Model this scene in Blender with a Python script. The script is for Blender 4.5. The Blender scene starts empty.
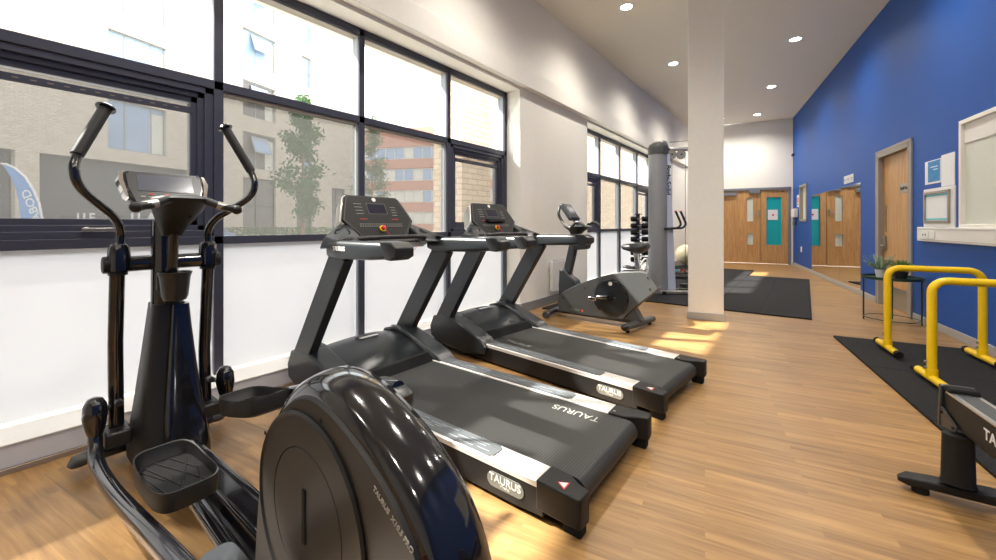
import bpy, bmesh, math, random
from mathutils import Vector, Matrix
random.seed(7)
PI = math.pi
SC = bpy.context.scene
COL = SC.collection
R = math.radians

# ------------------------------------------------------------------ camera numbers
F, CX, HY, H = 398.0, 498.0, 225.0, 1.15
TH = math.atan(308/398.)
VD = Vector((-math.sin(TH), math.cos(TH), 0)); VR = Vector((math.cos(TH), math.sin(TH), 0))
def ray(x, y): return F*VD + (x-CX)*VR + Vector((0, 0, HY-y))
def onx(x, y, X): v = ray(x, y); return Vector((0, 0, H)) + v*(X/v.x)
def ony(x, y, Y): v = ray(x, y); return Vector((0, 0, H)) + v*(Y/v.y)
def onz(x, y, Z): v = ray(x, y); return Vector((0, 0, H)) + v*((Z-H)/v.z)
def depth(x, y, D): return Vector((0, 0, H)) + ray(x, y)*(D/F)

# ------------------------------------------------------------------ materials
MATS = {}
def mat(name, col, rough=.5, metal=0., noise=0., nscale=30., bump=0., bscale=200., coat=0., spec=.5, emit=None, es=0., stretch=None):
    if name in MATS: return MATS[name]
    m = bpy.data.materials.new(name); m.use_nodes = True
    nt = m.node_tree; b = nt.nodes['Principled BSDF']
    b.inputs['Base Color'].default_value = (*col, 1); b.inputs['Roughness'].default_value = rough
    b.inputs['Metallic'].default_value = metal; b.inputs['Coat Weight'].default_value = coat
    b.inputs['Coat Roughness'].default_value = .05
    b.inputs['Specular IOR Level'].default_value = spec
    if emit: b.inputs['Emission Color'].default_value = (*emit, 1); b.inputs['Emission Strength'].default_value = es
    tc = nt.nodes.new('ShaderNodeTexCoord'); mp = nt.nodes.new('ShaderNodeMapping')
    nt.links.new(tc.outputs['Object'], mp.inputs['Vector'])
    if stretch: mp.inputs['Scale'].default_value = stretch
    n = nt.nodes.new('ShaderNodeTexNoise'); n.inputs['Scale'].default_value = nscale; n.inputs['Detail'].default_value = 3
    nt.links.new(mp.outputs[0], n.inputs['Vector'])
    mx = nt.nodes.new('ShaderNodeMix'); mx.data_type = 'RGBA'
    k = noise if noise else .04
    mx.inputs[6].default_value = (*[c*(1-k) for c in col], 1); mx.inputs[7].default_value = (*[min(1, c*(1+k)) for c in col], 1)
    nt.links.new(n.outputs['Fac'], mx.inputs[0]); nt.links.new(mx.outputs[2], b.inputs['Base Color'])
    if bump:
        n2 = nt.nodes.new('ShaderNodeTexNoise'); n2.inputs['Scale'].default_value = bscale
        nt.links.new(mp.outputs[0], n2.inputs['Vector'])
        bp = nt.nodes.new('ShaderNodeBump'); bp.inputs['Strength'].default_value = bump; bp.inputs['Distance'].default_value = .002
        nt.links.new(n2.outputs['Fac'], bp.inputs['Height']); nt.links.new(bp.outputs[0], b.inputs['Normal'])
    MATS[name] = m; return m
def s2l(r, g, b): return tuple(((c/255.)/12.92 if c/255. <= .04045 else ((c/255.+.055)/1.055)**2.4) for c in (r, g, b))

M_white = mat('white_wall_paint', s2l(234, 231, 222), .8, bump=.05, bscale=120)
M_beam = M_white
M_ceil = mat('ceiling_paint', s2l(230, 224, 210), .85)
M_blue = mat('blue_wall_paint', s2l(0, 76, 160), .55, noise=.05, nscale=3, bump=.05, bscale=150)
M_frame = mat('dark_window_frame', s2l(58, 60, 74), .4)
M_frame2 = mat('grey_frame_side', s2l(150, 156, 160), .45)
M_rail = mat('pale_aluminium_rail', s2l(215, 212, 206), .35, .35, noise=.08, nscale=8, stretch=(1, 60, 60))
M_kerb = mat('light_grey_kerb', s2l(205, 208, 215), .5)
M_kerb2 = mat('taupe_skirting', s2l(140, 124, 112), .6)
M_skirt = mat('grey_skirting', s2l(165, 163, 158), .5)
M_skirt_d = mat('dark_grey_skirting', s2l(125, 125, 125), .5)
M_black = mat('black_plastic', (.014, .014, .015), .38)
M_gloss = mat('gloss_black_metal', (.008, .008, .010), .12, coat=.6)
M_matte = mat('matte_black_plastic', (.009, .0088, .0086), .5, spec=.35, bump=.15, bscale=900)
M_rubber = mat('black_rubber', (.008, .008, .008), .8, spec=.25, bump=.3, bscale=300)
M_grey = mat('charcoal_metal_paint', s2l(36, 40, 43), .3)
M_grey2 = mat('mid_grey_plastic', s2l(72, 74, 74), .45)
M_silver = mat('brushed_aluminium', s2l(205, 203, 198), .3, .85, noise=.1, nscale=8, stretch=(1, 60, 60))
M_strip = mat('rail_grip_strip', s2l(92, 97, 100), .4, .2, noise=.35, nscale=9, stretch=(1.2, 14, 1))
M_chrome = mat('chrome', (.8, .8, .8), .12, 1.)
M_yellow = mat('yellow_powder_coat', s2l(238, 196, 12), .3, noise=.05)
M_print = mat('white_lettering', s2l(225, 224, 220), .5)
M_printg = mat('grey_badge', s2l(150, 149, 142), .5)
M_badge = mat('badge_ground', s2l(105, 105, 98), .5)
M_badgep = mat('badge_print', s2l(190, 190, 184), .5)
M_red = mat('red_plastic', s2l(205, 40, 45), .4)
M_orange = mat('orange_print', s2l(235, 90, 40), .4)
M_pink = mat('pink_neoprene', s2l(235, 70, 140), .5)
M_coral = mat('coral_neoprene', s2l(225, 70, 60), .5)
M_teal = mat('teal_neoprene', s2l(90, 190, 200), .5)
M_screen = mat('lcd_screen', s2l(92, 96, 106), .15)
M_screend = mat('dark_lcd_screen', s2l(42, 42, 56), .12)
M_ball = mat('pearl_rubber_ball', s2l(190, 180, 150), .3)
M_cream = mat('cream_door_frame', s2l(150, 143, 132), .5)
M_alframe = mat('grey_door_frame', s2l(120, 124, 132), .45)
M_paper = mat('white_paper', s2l(225, 226, 228), .7)
M_plastic = mat('white_plastic', s2l(225, 224, 220), .4)
M_steel = mat('satin_steel', s2l(170, 168, 162), .3, .9)
M_green = mat('dark_green_metal', s2l(36, 60, 46), .4)
M_leaf1 = mat('grey_green_leaf', s2l(120, 150, 118), .6, noise=.2)
M_leaf2 = mat('fresh_green_leaf', s2l(84, 130, 48), .6, noise=.3)
M_potw = mat('white_ceramic', s2l(215, 213, 208), .3)
M_posterb = mat('blue_poster', s2l(40, 130, 190), .5, noise=.5, nscale=14)
M_teald = mat('teal_glass', s2l(18, 140, 150), .1)
M_frost = mat('frosted_pale_glass', s2l(205, 210, 200), .3)
M_leaf = mat('tree_leaf', s2l(88, 122, 78), .7, noise=.3)
M_bark = mat('bark', s2l(150, 120, 90), .8)
M_redbrick = mat('red_brick_band', s2l(190, 140, 122), .9, noise=.15, nscale=6)
M_bglass = mat('window_glass_reflecting_sky', s2l(150, 175, 205), .1, noise=.2, nscale=.6)
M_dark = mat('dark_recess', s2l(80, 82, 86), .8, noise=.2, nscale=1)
M_flag = mat('blue_flag_cloth', s2l(105, 150, 205), .7)
M_blind = mat('pale_window_blind', s2l(215, 215, 205), .7)
M_car = mat('blue_grey_car_paint', s2l(110, 135, 165), .2)
M_hedge = mat('hedge_leaf', s2l(100, 130, 70), .8, noise=.4)
M_pave = mat('pavement', s2l(150, 147, 140), .9, noise=.1)
M_concrete = mat('pale_concrete', s2l(190, 186, 176), .9)

def wood_floor():
    m = bpy.data.materials.new('oak_plank_floor'); m.use_nodes = True; nt = m.node_tree; N = nt.nodes; L = nt.links
    b = N['Principled BSDF']; tc = N.new('ShaderNodeTexCoord'); mp = N.new('ShaderNodeMapping')
    mp.inputs['Rotation'].default_value = (0, 0, R(-10.24))
    L.new(tc.outputs['Object'], mp.inputs['Vector'])
    br = N.new('ShaderNodeTexBrick'); br.offset = .37; br.offset_frequency = 2
    br.inputs['Color1'].default_value = (0, 0, 0, 1); br.inputs['Color2'].default_value = (1, 1, 1, 1); br.inputs['Mortar'].default_value = (.3, .3, .3, 1)
    br.inputs['Scale'].default_value = 1; br.inputs['Brick Width'].default_value = .62; br.inputs['Row Height'].default_value = .066; br.inputs['Mortar Size'].default_value = .0006
    br.inputs['Mortar Smooth'].default_value = .3
    L.new(mp.outputs[0], br.inputs['Vector'])
    # grain stretched along the planks, shifted plank by plank
    sp = N.new('ShaderNodeVectorMath'); sp.operation = 'MULTIPLY_ADD'; sp.inputs[1].default_value = (3.0, 3.0, 3.0)
    L.new(br.outputs['Color'], sp.inputs[0]); L.new(mp.outputs[0], sp.inputs[2])
    m2 = N.new('ShaderNodeMapping'); m2.inputs['Scale'].default_value = (1.6, 26, 1); L.new(sp.outputs[0], m2.inputs['Vector'])
    n1 = N.new('ShaderNodeTexNoise'); n1.inputs['Scale'].default_value = 1.3; n1.inputs['Detail'].default_value = 6; n1.inputs['Roughness'].default_value = .6; n1.inputs['Distortion'].default_value = .35
    L.new(m2.outputs[0], n1.inputs['Vector'])
    cr = N.new('ShaderNodeValToRGB'); cr.color_ramp.elements[0].position = .3; cr.color_ramp.elements[1].position = .72
    cr.color_ramp.elements[0].color = (*s2l(126, 92, 54), 1); cr.color_ramp.elements[1].color = (*s2l(174, 137, 86), 1)
    L.new(n1.outputs['Fac'], cr.inputs[0])
    hs = N.new('ShaderNodeHueSaturation'); mr = N.new('ShaderNodeMapRange'); mr.inputs[3].default_value = .80; mr.inputs[4].default_value = 1.16
    sx = N.new('ShaderNodeSeparateColor'); L.new(br.outputs['Color'], sx.inputs[0]); L.new(sx.outputs[0], mr.inputs[0])
    L.new(mr.outputs[0], hs.inputs['Value']); L.new(cr.outputs[0], hs.inputs['Color']); L.new(hs.outputs[0], b.inputs['Base Color'])
    b.inputs['Roughness'].default_value = .36; b.inputs['Specular IOR Level'].default_value = .6
    return m
M_floor = wood_floor()

def mesh_belt():
    m = bpy.data.materials.new('woven_black_belt'); m.use_nodes = True; nt = m.node_tree; N = nt.nodes; L = nt.links
    b = N['Principled BSDF']; tc = N.new('ShaderNodeTexCoord'); mp = N.new('ShaderNodeMapping'); mp.inputs['Rotation'].default_value = (0, 0, R(45))
    L.new(tc.outputs['Object'], mp.inputs['Vector'])
    ch = N.new('ShaderNodeTexChecker'); ch.inputs['Scale'].default_value = 110
    ch.inputs[1].default_value = (*s2l(20, 20, 20), 1); ch.inputs[2].default_value = (*s2l(50, 50, 48), 1)
    L.new(mp.outputs[0], ch.inputs['Vector']); L.new(ch.outputs[0], b.inputs['Base Color']); b.inputs['Roughness'].default_value = .5
    return m
M_belt = mesh_belt()

def rubber_tile():
    m = bpy.data.materials.new('speckled_rubber_tile'); m.use_nodes = True; nt = m.node_tree; N = nt.nodes; L = nt.links
    b = N['Principled BSDF']; tc = N.new('ShaderNodeTexCoord'); n = N.new('ShaderNodeTexNoise'); n.inputs['Scale'].default_value = 160
    L.new(tc.outputs['Object'], n.inputs['Vector']); cr = N.new('ShaderNodeValToRGB')
    cr.color_ramp.elements[0].position = .4; cr.color_ramp.elements[0].color = (.005, .005, .006, 1)
    cr.color_ramp.elements[1].position = .7; cr.color_ramp.elements[1].color = (.032, .032, .032, 1)
    L.new(n.outputs['Fac'], cr.inputs[0]); L.new(cr.outputs[0], b.inputs['Base Color']); b.inputs['Roughness'].default_value = .85; b.inputs['Specular IOR Level'].default_value = .2
    return m
M_tile = rubber_tile()

def brickmat(name, c1, c2, mortar, w, h, ms, rotz=0.):
    m = bpy.data.materials.new(name); m.use_nodes = True; nt = m.node_tree; N = nt.nodes; L = nt.links
    b = N['Principled BSDF']; tc = N.new('ShaderNodeTexCoord')
    # (along the wall, height): x+y mix keeps rows level on any vertical face
    sx = N.new('ShaderNodeSeparateXYZ'); L.new(tc.outputs['Object'], sx.inputs[0])
    ad = N.new('ShaderNodeMath'); ad.operation = 'ADD'; L.new(sx.outputs[0], ad.inputs[0]); L.new(sx.outputs[1], ad.inputs[1])
    cb = N.new('ShaderNodeCombineXYZ'); L.new(ad.outputs[0], cb.inputs[0]); L.new(sx.outputs[2], cb.inputs[1])
    br = N.new('ShaderNodeTexBrick'); br.inputs['Color1'].default_value = (*c1, 1); br.inputs['Color2'].default_value = (*c2, 1); br.inputs['Mortar'].default_value = (*mortar, 1)
    br.inputs['Scale'].default_value = 1; br.inputs['Brick Width'].default_value = w; br.inputs['Row Height'].default_value = h; br.inputs['Mortar Size'].default_value = ms
    L.new(cb.outputs[0], br.inputs['Vector']); L.new(br.outputs[0], b.inputs['Base Color']); b.inputs['Roughness'].default_value = .9
    return m
M_facade = brickmat('pale_brick_facade', s2l(214, 205, 190), s2l(200, 190, 174), s2l(186, 178, 164), .23, .085, .012)
M_pierbrick = brickmat('buff_brick_pier', s2l(222, 206, 184), s2l(205, 186, 160), s2l(176, 156, 134), .24, .085, .008)

def wood_door():
    m = bpy.data.materials.new('oak_veneer'); m.use_nodes = True; nt = m.node_tree; N = nt.nodes; L = nt.links
    b = N['Principled BSDF']; tc = N.new('ShaderNodeTexCoord'); mp = N.new('ShaderNodeMapping'); mp.inputs['Scale'].default_value = (9, 9, .8)
    L.new(tc.outputs['Object'], mp.inputs['Vector']); n = N.new('ShaderNodeTexNoise'); n.inputs['Scale'].default_value = 3; n.inputs['Detail'].default_value = 5; n.inputs['Distortion'].default_value = .8
    L.new(mp.outputs[0], n.inputs['Vector']); cr = N.new('ShaderNodeValToRGB')
    cr.color_ramp.elements[0].position = .3; cr.color_ramp.elements[0].color = (*s2l(170, 126, 78), 1)
    cr.color_ramp.elements[1].position = .7; cr.color_ramp.elements[1].color = (*s2l(202, 158, 104), 1)
    L.new(n.outputs['Fac'], cr.inputs[0]); L.new(cr.outputs[0], b.inputs['Base Color']); b.inputs['Roughness'].default_value = .4
    return m
M_door = wood_door()

def glass(name, tint, gl=.06):
    m = bpy.data.materials.new(name); m.use_nodes = True; nt = m.node_tree; N = nt.nodes; L = nt.links
    for x in list(N): N.remove(x)
    o = N.new('ShaderNodeOutputMaterial'); t = N.new('ShaderNodeBsdfTransparent'); g = N.new('ShaderNodeBsdfGlossy'); mx = N.new('ShaderNodeMixShader')
    t.inputs[0].default_value = (*tint, 1); g.inputs['Roughness'].default_value = .02; mx.inputs[0].default_value = gl
    L.new(t.outputs[0], mx.inputs[1]); L.new(g.outputs[0], mx.inputs[2]); L.new(mx.outputs[0], o.inputs[0]); return m
M_streak = mat('pale_grip_streak', s2l(140, 146, 150), .4)
M_clear = glass('clear_glass', (.90, .91, .91), .04)
def mesh_glass():
    m = bpy.data.materials.new('screen_mesh_glass'); m.use_nodes = True; nt = m.node_tree; N = nt.nodes; L = nt.links
    for x in list(N): N.remove(x)
    o = N.new('ShaderNodeOutputMaterial'); t = N.new('ShaderNodeBsdfTransparent'); t.inputs[0].default_value = (.42, .42, .42, 1)
    d_ = N.new('ShaderNodeBsdfTranslucent'); d_.inputs[0].default_value = (.5, .5, .48, 1); mx = N.new('ShaderNodeMixShader'); mx.inputs[0].default_value = .06
    L.new(t.outputs[0], mx.inputs[1]); L.new(d_.outputs[0], mx.inputs[2]); L.new(mx.outputs[0], o.inputs[0]); return m
M_mesh = mesh_glass()
def frosted():
    m = bpy.data.materials.new('frosted_white_glass'); m.use_nodes = True; nt = m.node_tree; N = nt.nodes; L = nt.links
    for x in list(N): N.remove(x)
    o = N.new('ShaderNodeOutputMaterial'); t = N.new('ShaderNodeBsdfTranslucent'); t.inputs[0].default_value = (.44, .45, .47, 1)
    g = N.new('ShaderNodeBsdfDiffuse'); g.inputs[0].default_value = (.85, .85, .84, 1); mx = N.new('ShaderNodeMixShader'); mx.inputs[0].default_value = .45
    L.new(t.outputs[0], mx.inputs[1]); L.new(g.outputs[0], mx.inputs[2]); L.new(mx.outputs[0], o.inputs[0]); return m
M_frosted = frosted()
M_mirror = mat('mirror_silvering', (.78, .79, .78), .01, 1.)
M_lamp = mat('downlight_diffuser', (1, 1, 1), .5, emit=(1, .97, .92), es=14.)
M_tglass = mat('teal_film_glass', s2l(20, 165, 175), .25)

# ------------------------------------------------------------------ mesh builder
WM = {}
def wm(o): return WM.get(o.name, Matrix.Identity(4)) if o else Matrix.Identity(4)
class MB:
    def __init__(s, X=None): s.bm = bmesh.new(); s.X = X; s.mi = 0
    def add(s, vs, fs):
        v = [s.bm.verts.new(s.X @ Vector(p) if s.X else Vector(p)) for p in vs]
        for f in fs:
            try: s.bm.faces.new([v[i] for i in f]).material_index = s.mi
            except ValueError: pass
        return s
    def box(s, x0, x1, y0, y1, z0, z1):
        vs = [(x, y, z) for x in (x0, x1) for y in (y0, y1) for z in (z0, z1)]
        return s.add(vs, [(0, 1, 3, 2), (4, 6, 7, 5), (0, 4, 5, 1), (2, 3, 7, 6), (0, 2, 6, 4), (1, 5, 7, 3)])
    def hexa(s, p):   # 8 points: bottom 4 (ccw), top 4
        return s.add(p, [(3, 2, 1, 0), (4, 5, 6, 7), (0, 1, 5, 4), (1, 2, 6, 5), (2, 3, 7, 6), (3, 0, 4, 7)])
    def beam(s, a, b, w, h, up=(0, 0, 1), w2=None, h2=None):   # rectangular bar from a to b
        a = Vector(a); b = Vector(b); t = (b-a).normalized(); sd = t.cross(Vector(up)).normalized(); u = sd.cross(t)
        w2 = w2 or w; h2 = h2 or h; P = []
        for c, ww, hh in ((a, w, h), (b, w2, h2)):
            for i, j in ((-1, -1), (1, -1), (1, 1), (-1, 1)): P.append(c+sd*i*ww/2+u*j*hh/2)
        return s.add(P, [(3, 2, 1, 0), (4, 5, 6, 7), (0, 1, 5, 4), (1, 2, 6, 5), (2, 3, 7, 6), (3, 0, 4, 7)])
    def tube(s, pts, r, seg=14, smooth=0, flat=1., up=(0, 0, 1), cap=True):
        P = [Vector(p) for p in pts]; rs = list(r) if isinstance(r, (list, tuple)) else [r]*len(P)
        if smooth:
            Q = []; RR = []
            for i in range(len(P)-1):
                p0 = P[max(i-1, 0)]; p1 = P[i]; p2 = P[i+1]; p3 = P[min(i+2, len(P)-1)]
                for k in range(smooth):
                    t = k/smooth
                    Q.append(.5*((2*p1)+(p2-p0)*t+(2*p0-5*p1+4*p2-p3)*t*t+(3*p1-p0-3*p2+p3)*t**3)); RR.append(rs[i]*(1-t)+rs[i+1]*t)
            Q.append(P[-1]); RR.append(rs[-1]); P = Q; rs = RR
        n = len(P); rings = []; up = Vector(up); prev = None
        for i in range(n):
            t = (P[min(i+1, n-1)]-P[max(i-1, 0)]).normalized()
            if prev is None:
                a = t.cross(up)
                if a.length < .1: a = t.cross(Vector((1, 0, 0)))
            else: a = prev-t*prev.dot(t)
            a.normalize(); prev = a; b = t.cross(a)
            rings.append([P[i]+(a*math.cos(2*PI*k/seg)+b*math.sin(2*PI*k/seg)*flat)*rs[i] for k in range(seg)])
        vs = [p for rg in rings for p in rg]; fs = []
        for i in range(n-1):
            for k in range(seg):
                k2 = (k+1) % seg; fs.append((i*seg+k, i*seg+k2, (i+1)*seg+k2, (i+1)*seg+k))
        if cap: fs.append(tuple(reversed(range(seg)))); fs.append(tuple(range((n-1)*seg, n*seg)))
        return s.add(vs, fs)
    def cyl(s, a, b, r, r2=None, seg=20): return s.tube([a, b], [r, r2 if r2 is not None else r], seg)
    def prism(s, poly, ax, a, b, scale2=None):
        # poly: list of 2D points; ax: axis of extrusion
        def mk(p, t):
            return {'y': (p[0], t, p[1]), 'x': (t, p[0], p[1]), 'z': (p[0], p[1], t)}[ax]
        n = len(poly); p2 = poly
        if scale2:
            cx = sum(p[0] for p in poly)/n; cy = sum(p[1] for p in poly)/n
            p2 = [(cx+(p[0]-cx)*scale2, cy+(p[1]-cy)*scale2) for p in poly]
        vs = [mk(p, a) for p in poly]+[mk(p, b) for p in p2]
        fs = [tuple(range(n)), tuple(range(2*n-1, n-1, -1))]+[(i, n+i, n+(i+1) % n, (i+1) % n) for i in range(n)]
        return s.add(vs, fs)
    def loft(s, rings, cap=True):
        n = len(rings[0]); vs = [p for r in rings for p in r]; fs = []
        for i in range(len(rings)-1):
            for k in range(n):
                k2 = (k+1) % n; fs.append((i*n+k, i*n+k2, (i+1)*n+k2, (i+1)*n+k))
        if cap: fs.append(tuple(reversed(range(n)))); fs.append(tuple(range((len(rings)-1)*n, len(rings)*n)))
        return s.add(vs, fs)
    def lathe(s, prof, c, seg=28, axis=(0, 0, 1)):
        A = Vector(axis).normalized(); q = A.orthogonal().normalized(); w = A.cross(q); c = Vector(c)
        return s.loft([[c+A*z+(q*math.cos(2*PI*k/seg)+w*math.sin(2*PI*k/seg))*max(r, .0005) for k in range(seg)] for r, z in prof])
    def sph(s, c, r, seg=20):
        r = (r, r, r) if not isinstance(r, tuple) else r
        rings = []
        for i in range(1, seg):
            a = PI*i/seg; rings.append([(c[0]+r[0]*math.sin(a)*math.cos(2*PI*k/seg), c[1]+r[1]*math.sin(a)*math.sin(2*PI*k/seg), c[2]-r[2]*math.cos(a)) for k in range(seg)])
        return s.loft(rings)
    def build(s, name, m, parent=None, bevel=0., seg=2, ang=35, local=False, sub=0):
        bmesh.ops.recalc_face_normals(s.bm, faces=s.bm.faces)
        me = bpy.data.meshes.new(name)
        if parent is not None and not local:
            s.bm.transform(wm(parent).inverted())
        s.bm.to_mesh(me); s.bm.free()
        for p in me.polygons: p.use_smooth = True
        me.set_sharp_from_angle(angle=R(ang))
        o = bpy.data.objects.new(name, me); COL.objects.link(o)
        for mm in (m if isinstance(m, tuple) else (m,)): me.materials.append(mm)
        if parent is not None: o.parent = parent; WM[o.name] = wm(parent)
        if bevel:
            bv = o.modifiers.new('bevel', 'BEVEL'); bv.width = bevel; bv.segments = seg; bv.limit_method = 'ANGLE'; bv.angle_limit = R(40); bv.harden_normals = False
        if sub:
            sb = o.modifiers.new('sub', 'SUBSURF'); sb.levels = sub; sb.render_levels = sub
        return o
def tag(o, label, cat=None, group=None, kind=None):
    if label: o['label'] = label
    if cat: o['category'] = cat
    if group: o['group'] = group
    if kind: o['kind'] = kind
    return o
def thing(name, loc, rz, label, cat, group=None):
    o = bpy.data.objects.new(name, None); COL.objects.link(o); o.location = loc; o.rotation_euler = (0, 0, rz)
    o.empty_display_size = .1
    WM[o.name] = Matrix.Translation(Vector(loc)) @ Matrix.Rotation(rz, 4, 'Z')
    return tag(o, label, cat, group)
def struct(o): o['kind'] = 'structure'; return o
def dup(root, loc, rz, label, group=None):
    def cp(o, par):
        c = o.copy(); COL.objects.link(c)
        if par: c.parent = par
        for ch in list(o.children): cp(ch, c)
        return c
    r = cp(root, None); r.location = loc; r.rotation_euler = (0, 0, rz); r['label'] = label
    WM[r.name] = Matrix.Translation(Vector(loc)) @ Matrix.Rotation(rz, 4, 'Z')
    if group: r['group'] = group
    return r
def text(name, s, size, m, org, right, up, parent=None, ext=.0008, local=False, sx=1., bold=0., align='CENTER'):
    cu = bpy.data.curves.new(name, 'FONT'); cu.body = s; cu.size = size; cu.extrude = ext; cu.offset = bold
    cu.align_x = align; cu.align_y = 'CENTER'
    o = bpy.data.objects.new(name, cu); COL.objects.link(o)
    dg = bpy.context.evaluated_depsgraph_get(); me = bpy.data.meshes.new_from_object(o.evaluated_get(dg))
    bpy.data.objects.remove(o); bpy.data.curves.remove(cu)
    r_ = Vector(right).normalized(); u_ = Vector(up).normalized(); n_ = r_.cross(u_)
    Mx = Matrix.Translation(Vector(org)) @ Matrix((r_*sx, u_, n_)).transposed().to_4x4()
    if parent is not None and not local: Mx = wm(parent).inverted() @ Mx
    me.transform(Mx); me.materials.clear(); me.materials.append(m)
    ob = bpy.data.objects.new(name, me); COL.objects.link(ob)
    if parent is not None: ob.parent = parent; WM[ob.name] = wm(parent)
    return ob

# ------------------------------------------------------------------ room
ZC = 4.24
T = R(10.24)
P0 = Vector((-.297, 14.31, 0)); bn = Vector((math.cos(T), math.sin(T), 0)); bd = Vector((-math.sin(T), math.cos(T), 0))
MWL = Matrix.Translation(P0) @ Matrix.Rotation(R(90)+T, 4, 'Z')        # blue wall: X=-s, Y=inward
MBK = Matrix.Translation(P0) @ Matrix.Rotation(R(180)+T, 4, 'Z')       # back wall: X=distance left of the corner, Y=inward
def wallgrid(mb, x0, x1, z0, z1, holes, y0, y1):
    xs = sorted(set([x0, x1]+[h[0] for h in holes]+[h[1] for h in holes])); zs = sorted(set([z0, z1]+[h[2] for h in holes]+[h[3] for h in holes]))
    for i in range(len(xs)-1):
        for j in range(len(zs)-1):
            cx = (xs[i]+xs[i+1])/2; cz = (zs[j]+zs[j+1])/2
            if any(h[0] < cx < h[1] and h[2] < cz < h[3] for h in holes): continue
            mb.box(xs[i], xs[i+1], y0, y1, zs[j], zs[j+1])
    return mb
XW = -2.95; YB = -4.0
c_br = P0-bd*18.6
flo = MB().prism([(-3.25, YB), (c_br.x+.2, YB), (P0.x+.03, P0.y+.04), (-3.25, 13.72)], 'z', -.06, 0).build('floor', M_floor); struct(flo)
ce = MB().prism([(-3.25, YB), (c_br.x+.2, YB), (P0.x+.03, P0.y+.04), (-3.25, 13.72)], 'z', ZC, ZC+.1).build('ceiling', M_ceil); struct(ce)
# left wall: upper wall, solid ends, piers
w = MB()
w.box(XW-.5, XW, YB, 13.85, 2.95, ZC)
w.box(XW-.5, XW, YB, -1.30, 0, 2.95)  # unseen solid end behind the camera, placed to limit the incoming sun
struct(w.build('wall_left', M_white))
struct(MB().box(XW-.45, XW, 4.28, 6.30, 0, 2.95).build('wall_left_pier', M_white))
struct(MB().box(XW-.45, XW, 10.55, 13.85, 0, 2.95).build('wall_left_end', M_white))
struct(MB().box(XW, XW+.09, YB, 13.83, 2.95, 3.2).build('trim_1', M_white, bevel=.004))
struct(MB().box(XW-.1, XW+.2, YB-.1, YB+.0, 0, ZC).box(XW, c_br.x+.3, YB-.1, YB, 0, ZC).build('wall_front', M_white))
# blue wall (local X = -s)
holes = [(-7.44, -6.38, 0, 2.18), (-11.2, -8.52, 1.14, 2.16), (-1.74, -1.0, 1.28, 2.16)]
wb = wallgrid(MB(MWL), -18.7, 0, 0, ZC, holes, -.16, 0)
struct(wb.build('wall_right', M_blue))
# back wall
wk = wallgrid(MB(MBK), 0, 2.78, 0, ZC, [(.06, 1.86, 0, 2.22)], -.12, 0)
struct(wk.build('wall_back', M_white))
# column
cp0 = Vector((-1.158, 5.294, 0)); cw = Vector((math.cos(T), math.sin(T), 0)); cd = Vector((-math.sin(T), math.cos(T), 0))
MC = Matrix.Translation(cp0) @ Matrix.Rotation(T, 4, 'Z')
struct(MB(MC).box(.012, .395, .01, .41, 0, ZC).build('wall_pillar', M_white, bevel=.004))
struct(MB(MC).box(0, .407, -.004, .424, 0, .085).build('baseboard_pillar', M_skirt, bevel=.004))
# skirtings
struct(MB().box(XW, XW+.015, 4.28, 6.315, 0, .12).build('baseboard_left', M_skirt_d, bevel=.003))
struct(MB().box(XW, XW+.015, 10.5, 13.8, 0, .12).build('baseboard_left_end', M_skirt_d, bevel=.003))
bb = MB(MWL)
for a, b_ in ((-6.30, 0), (-18.6, -7.52)): bb.box(a, b_, 0, .016, 0, .085)
struct(bb.build('baseboard_right', M_skirt, bevel=.003))
struct(MB(MBK).box(1.92, 2.7, 0, .015, 0, .1).build('baseboard_back', M_skirt, bevel=.003))

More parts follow.
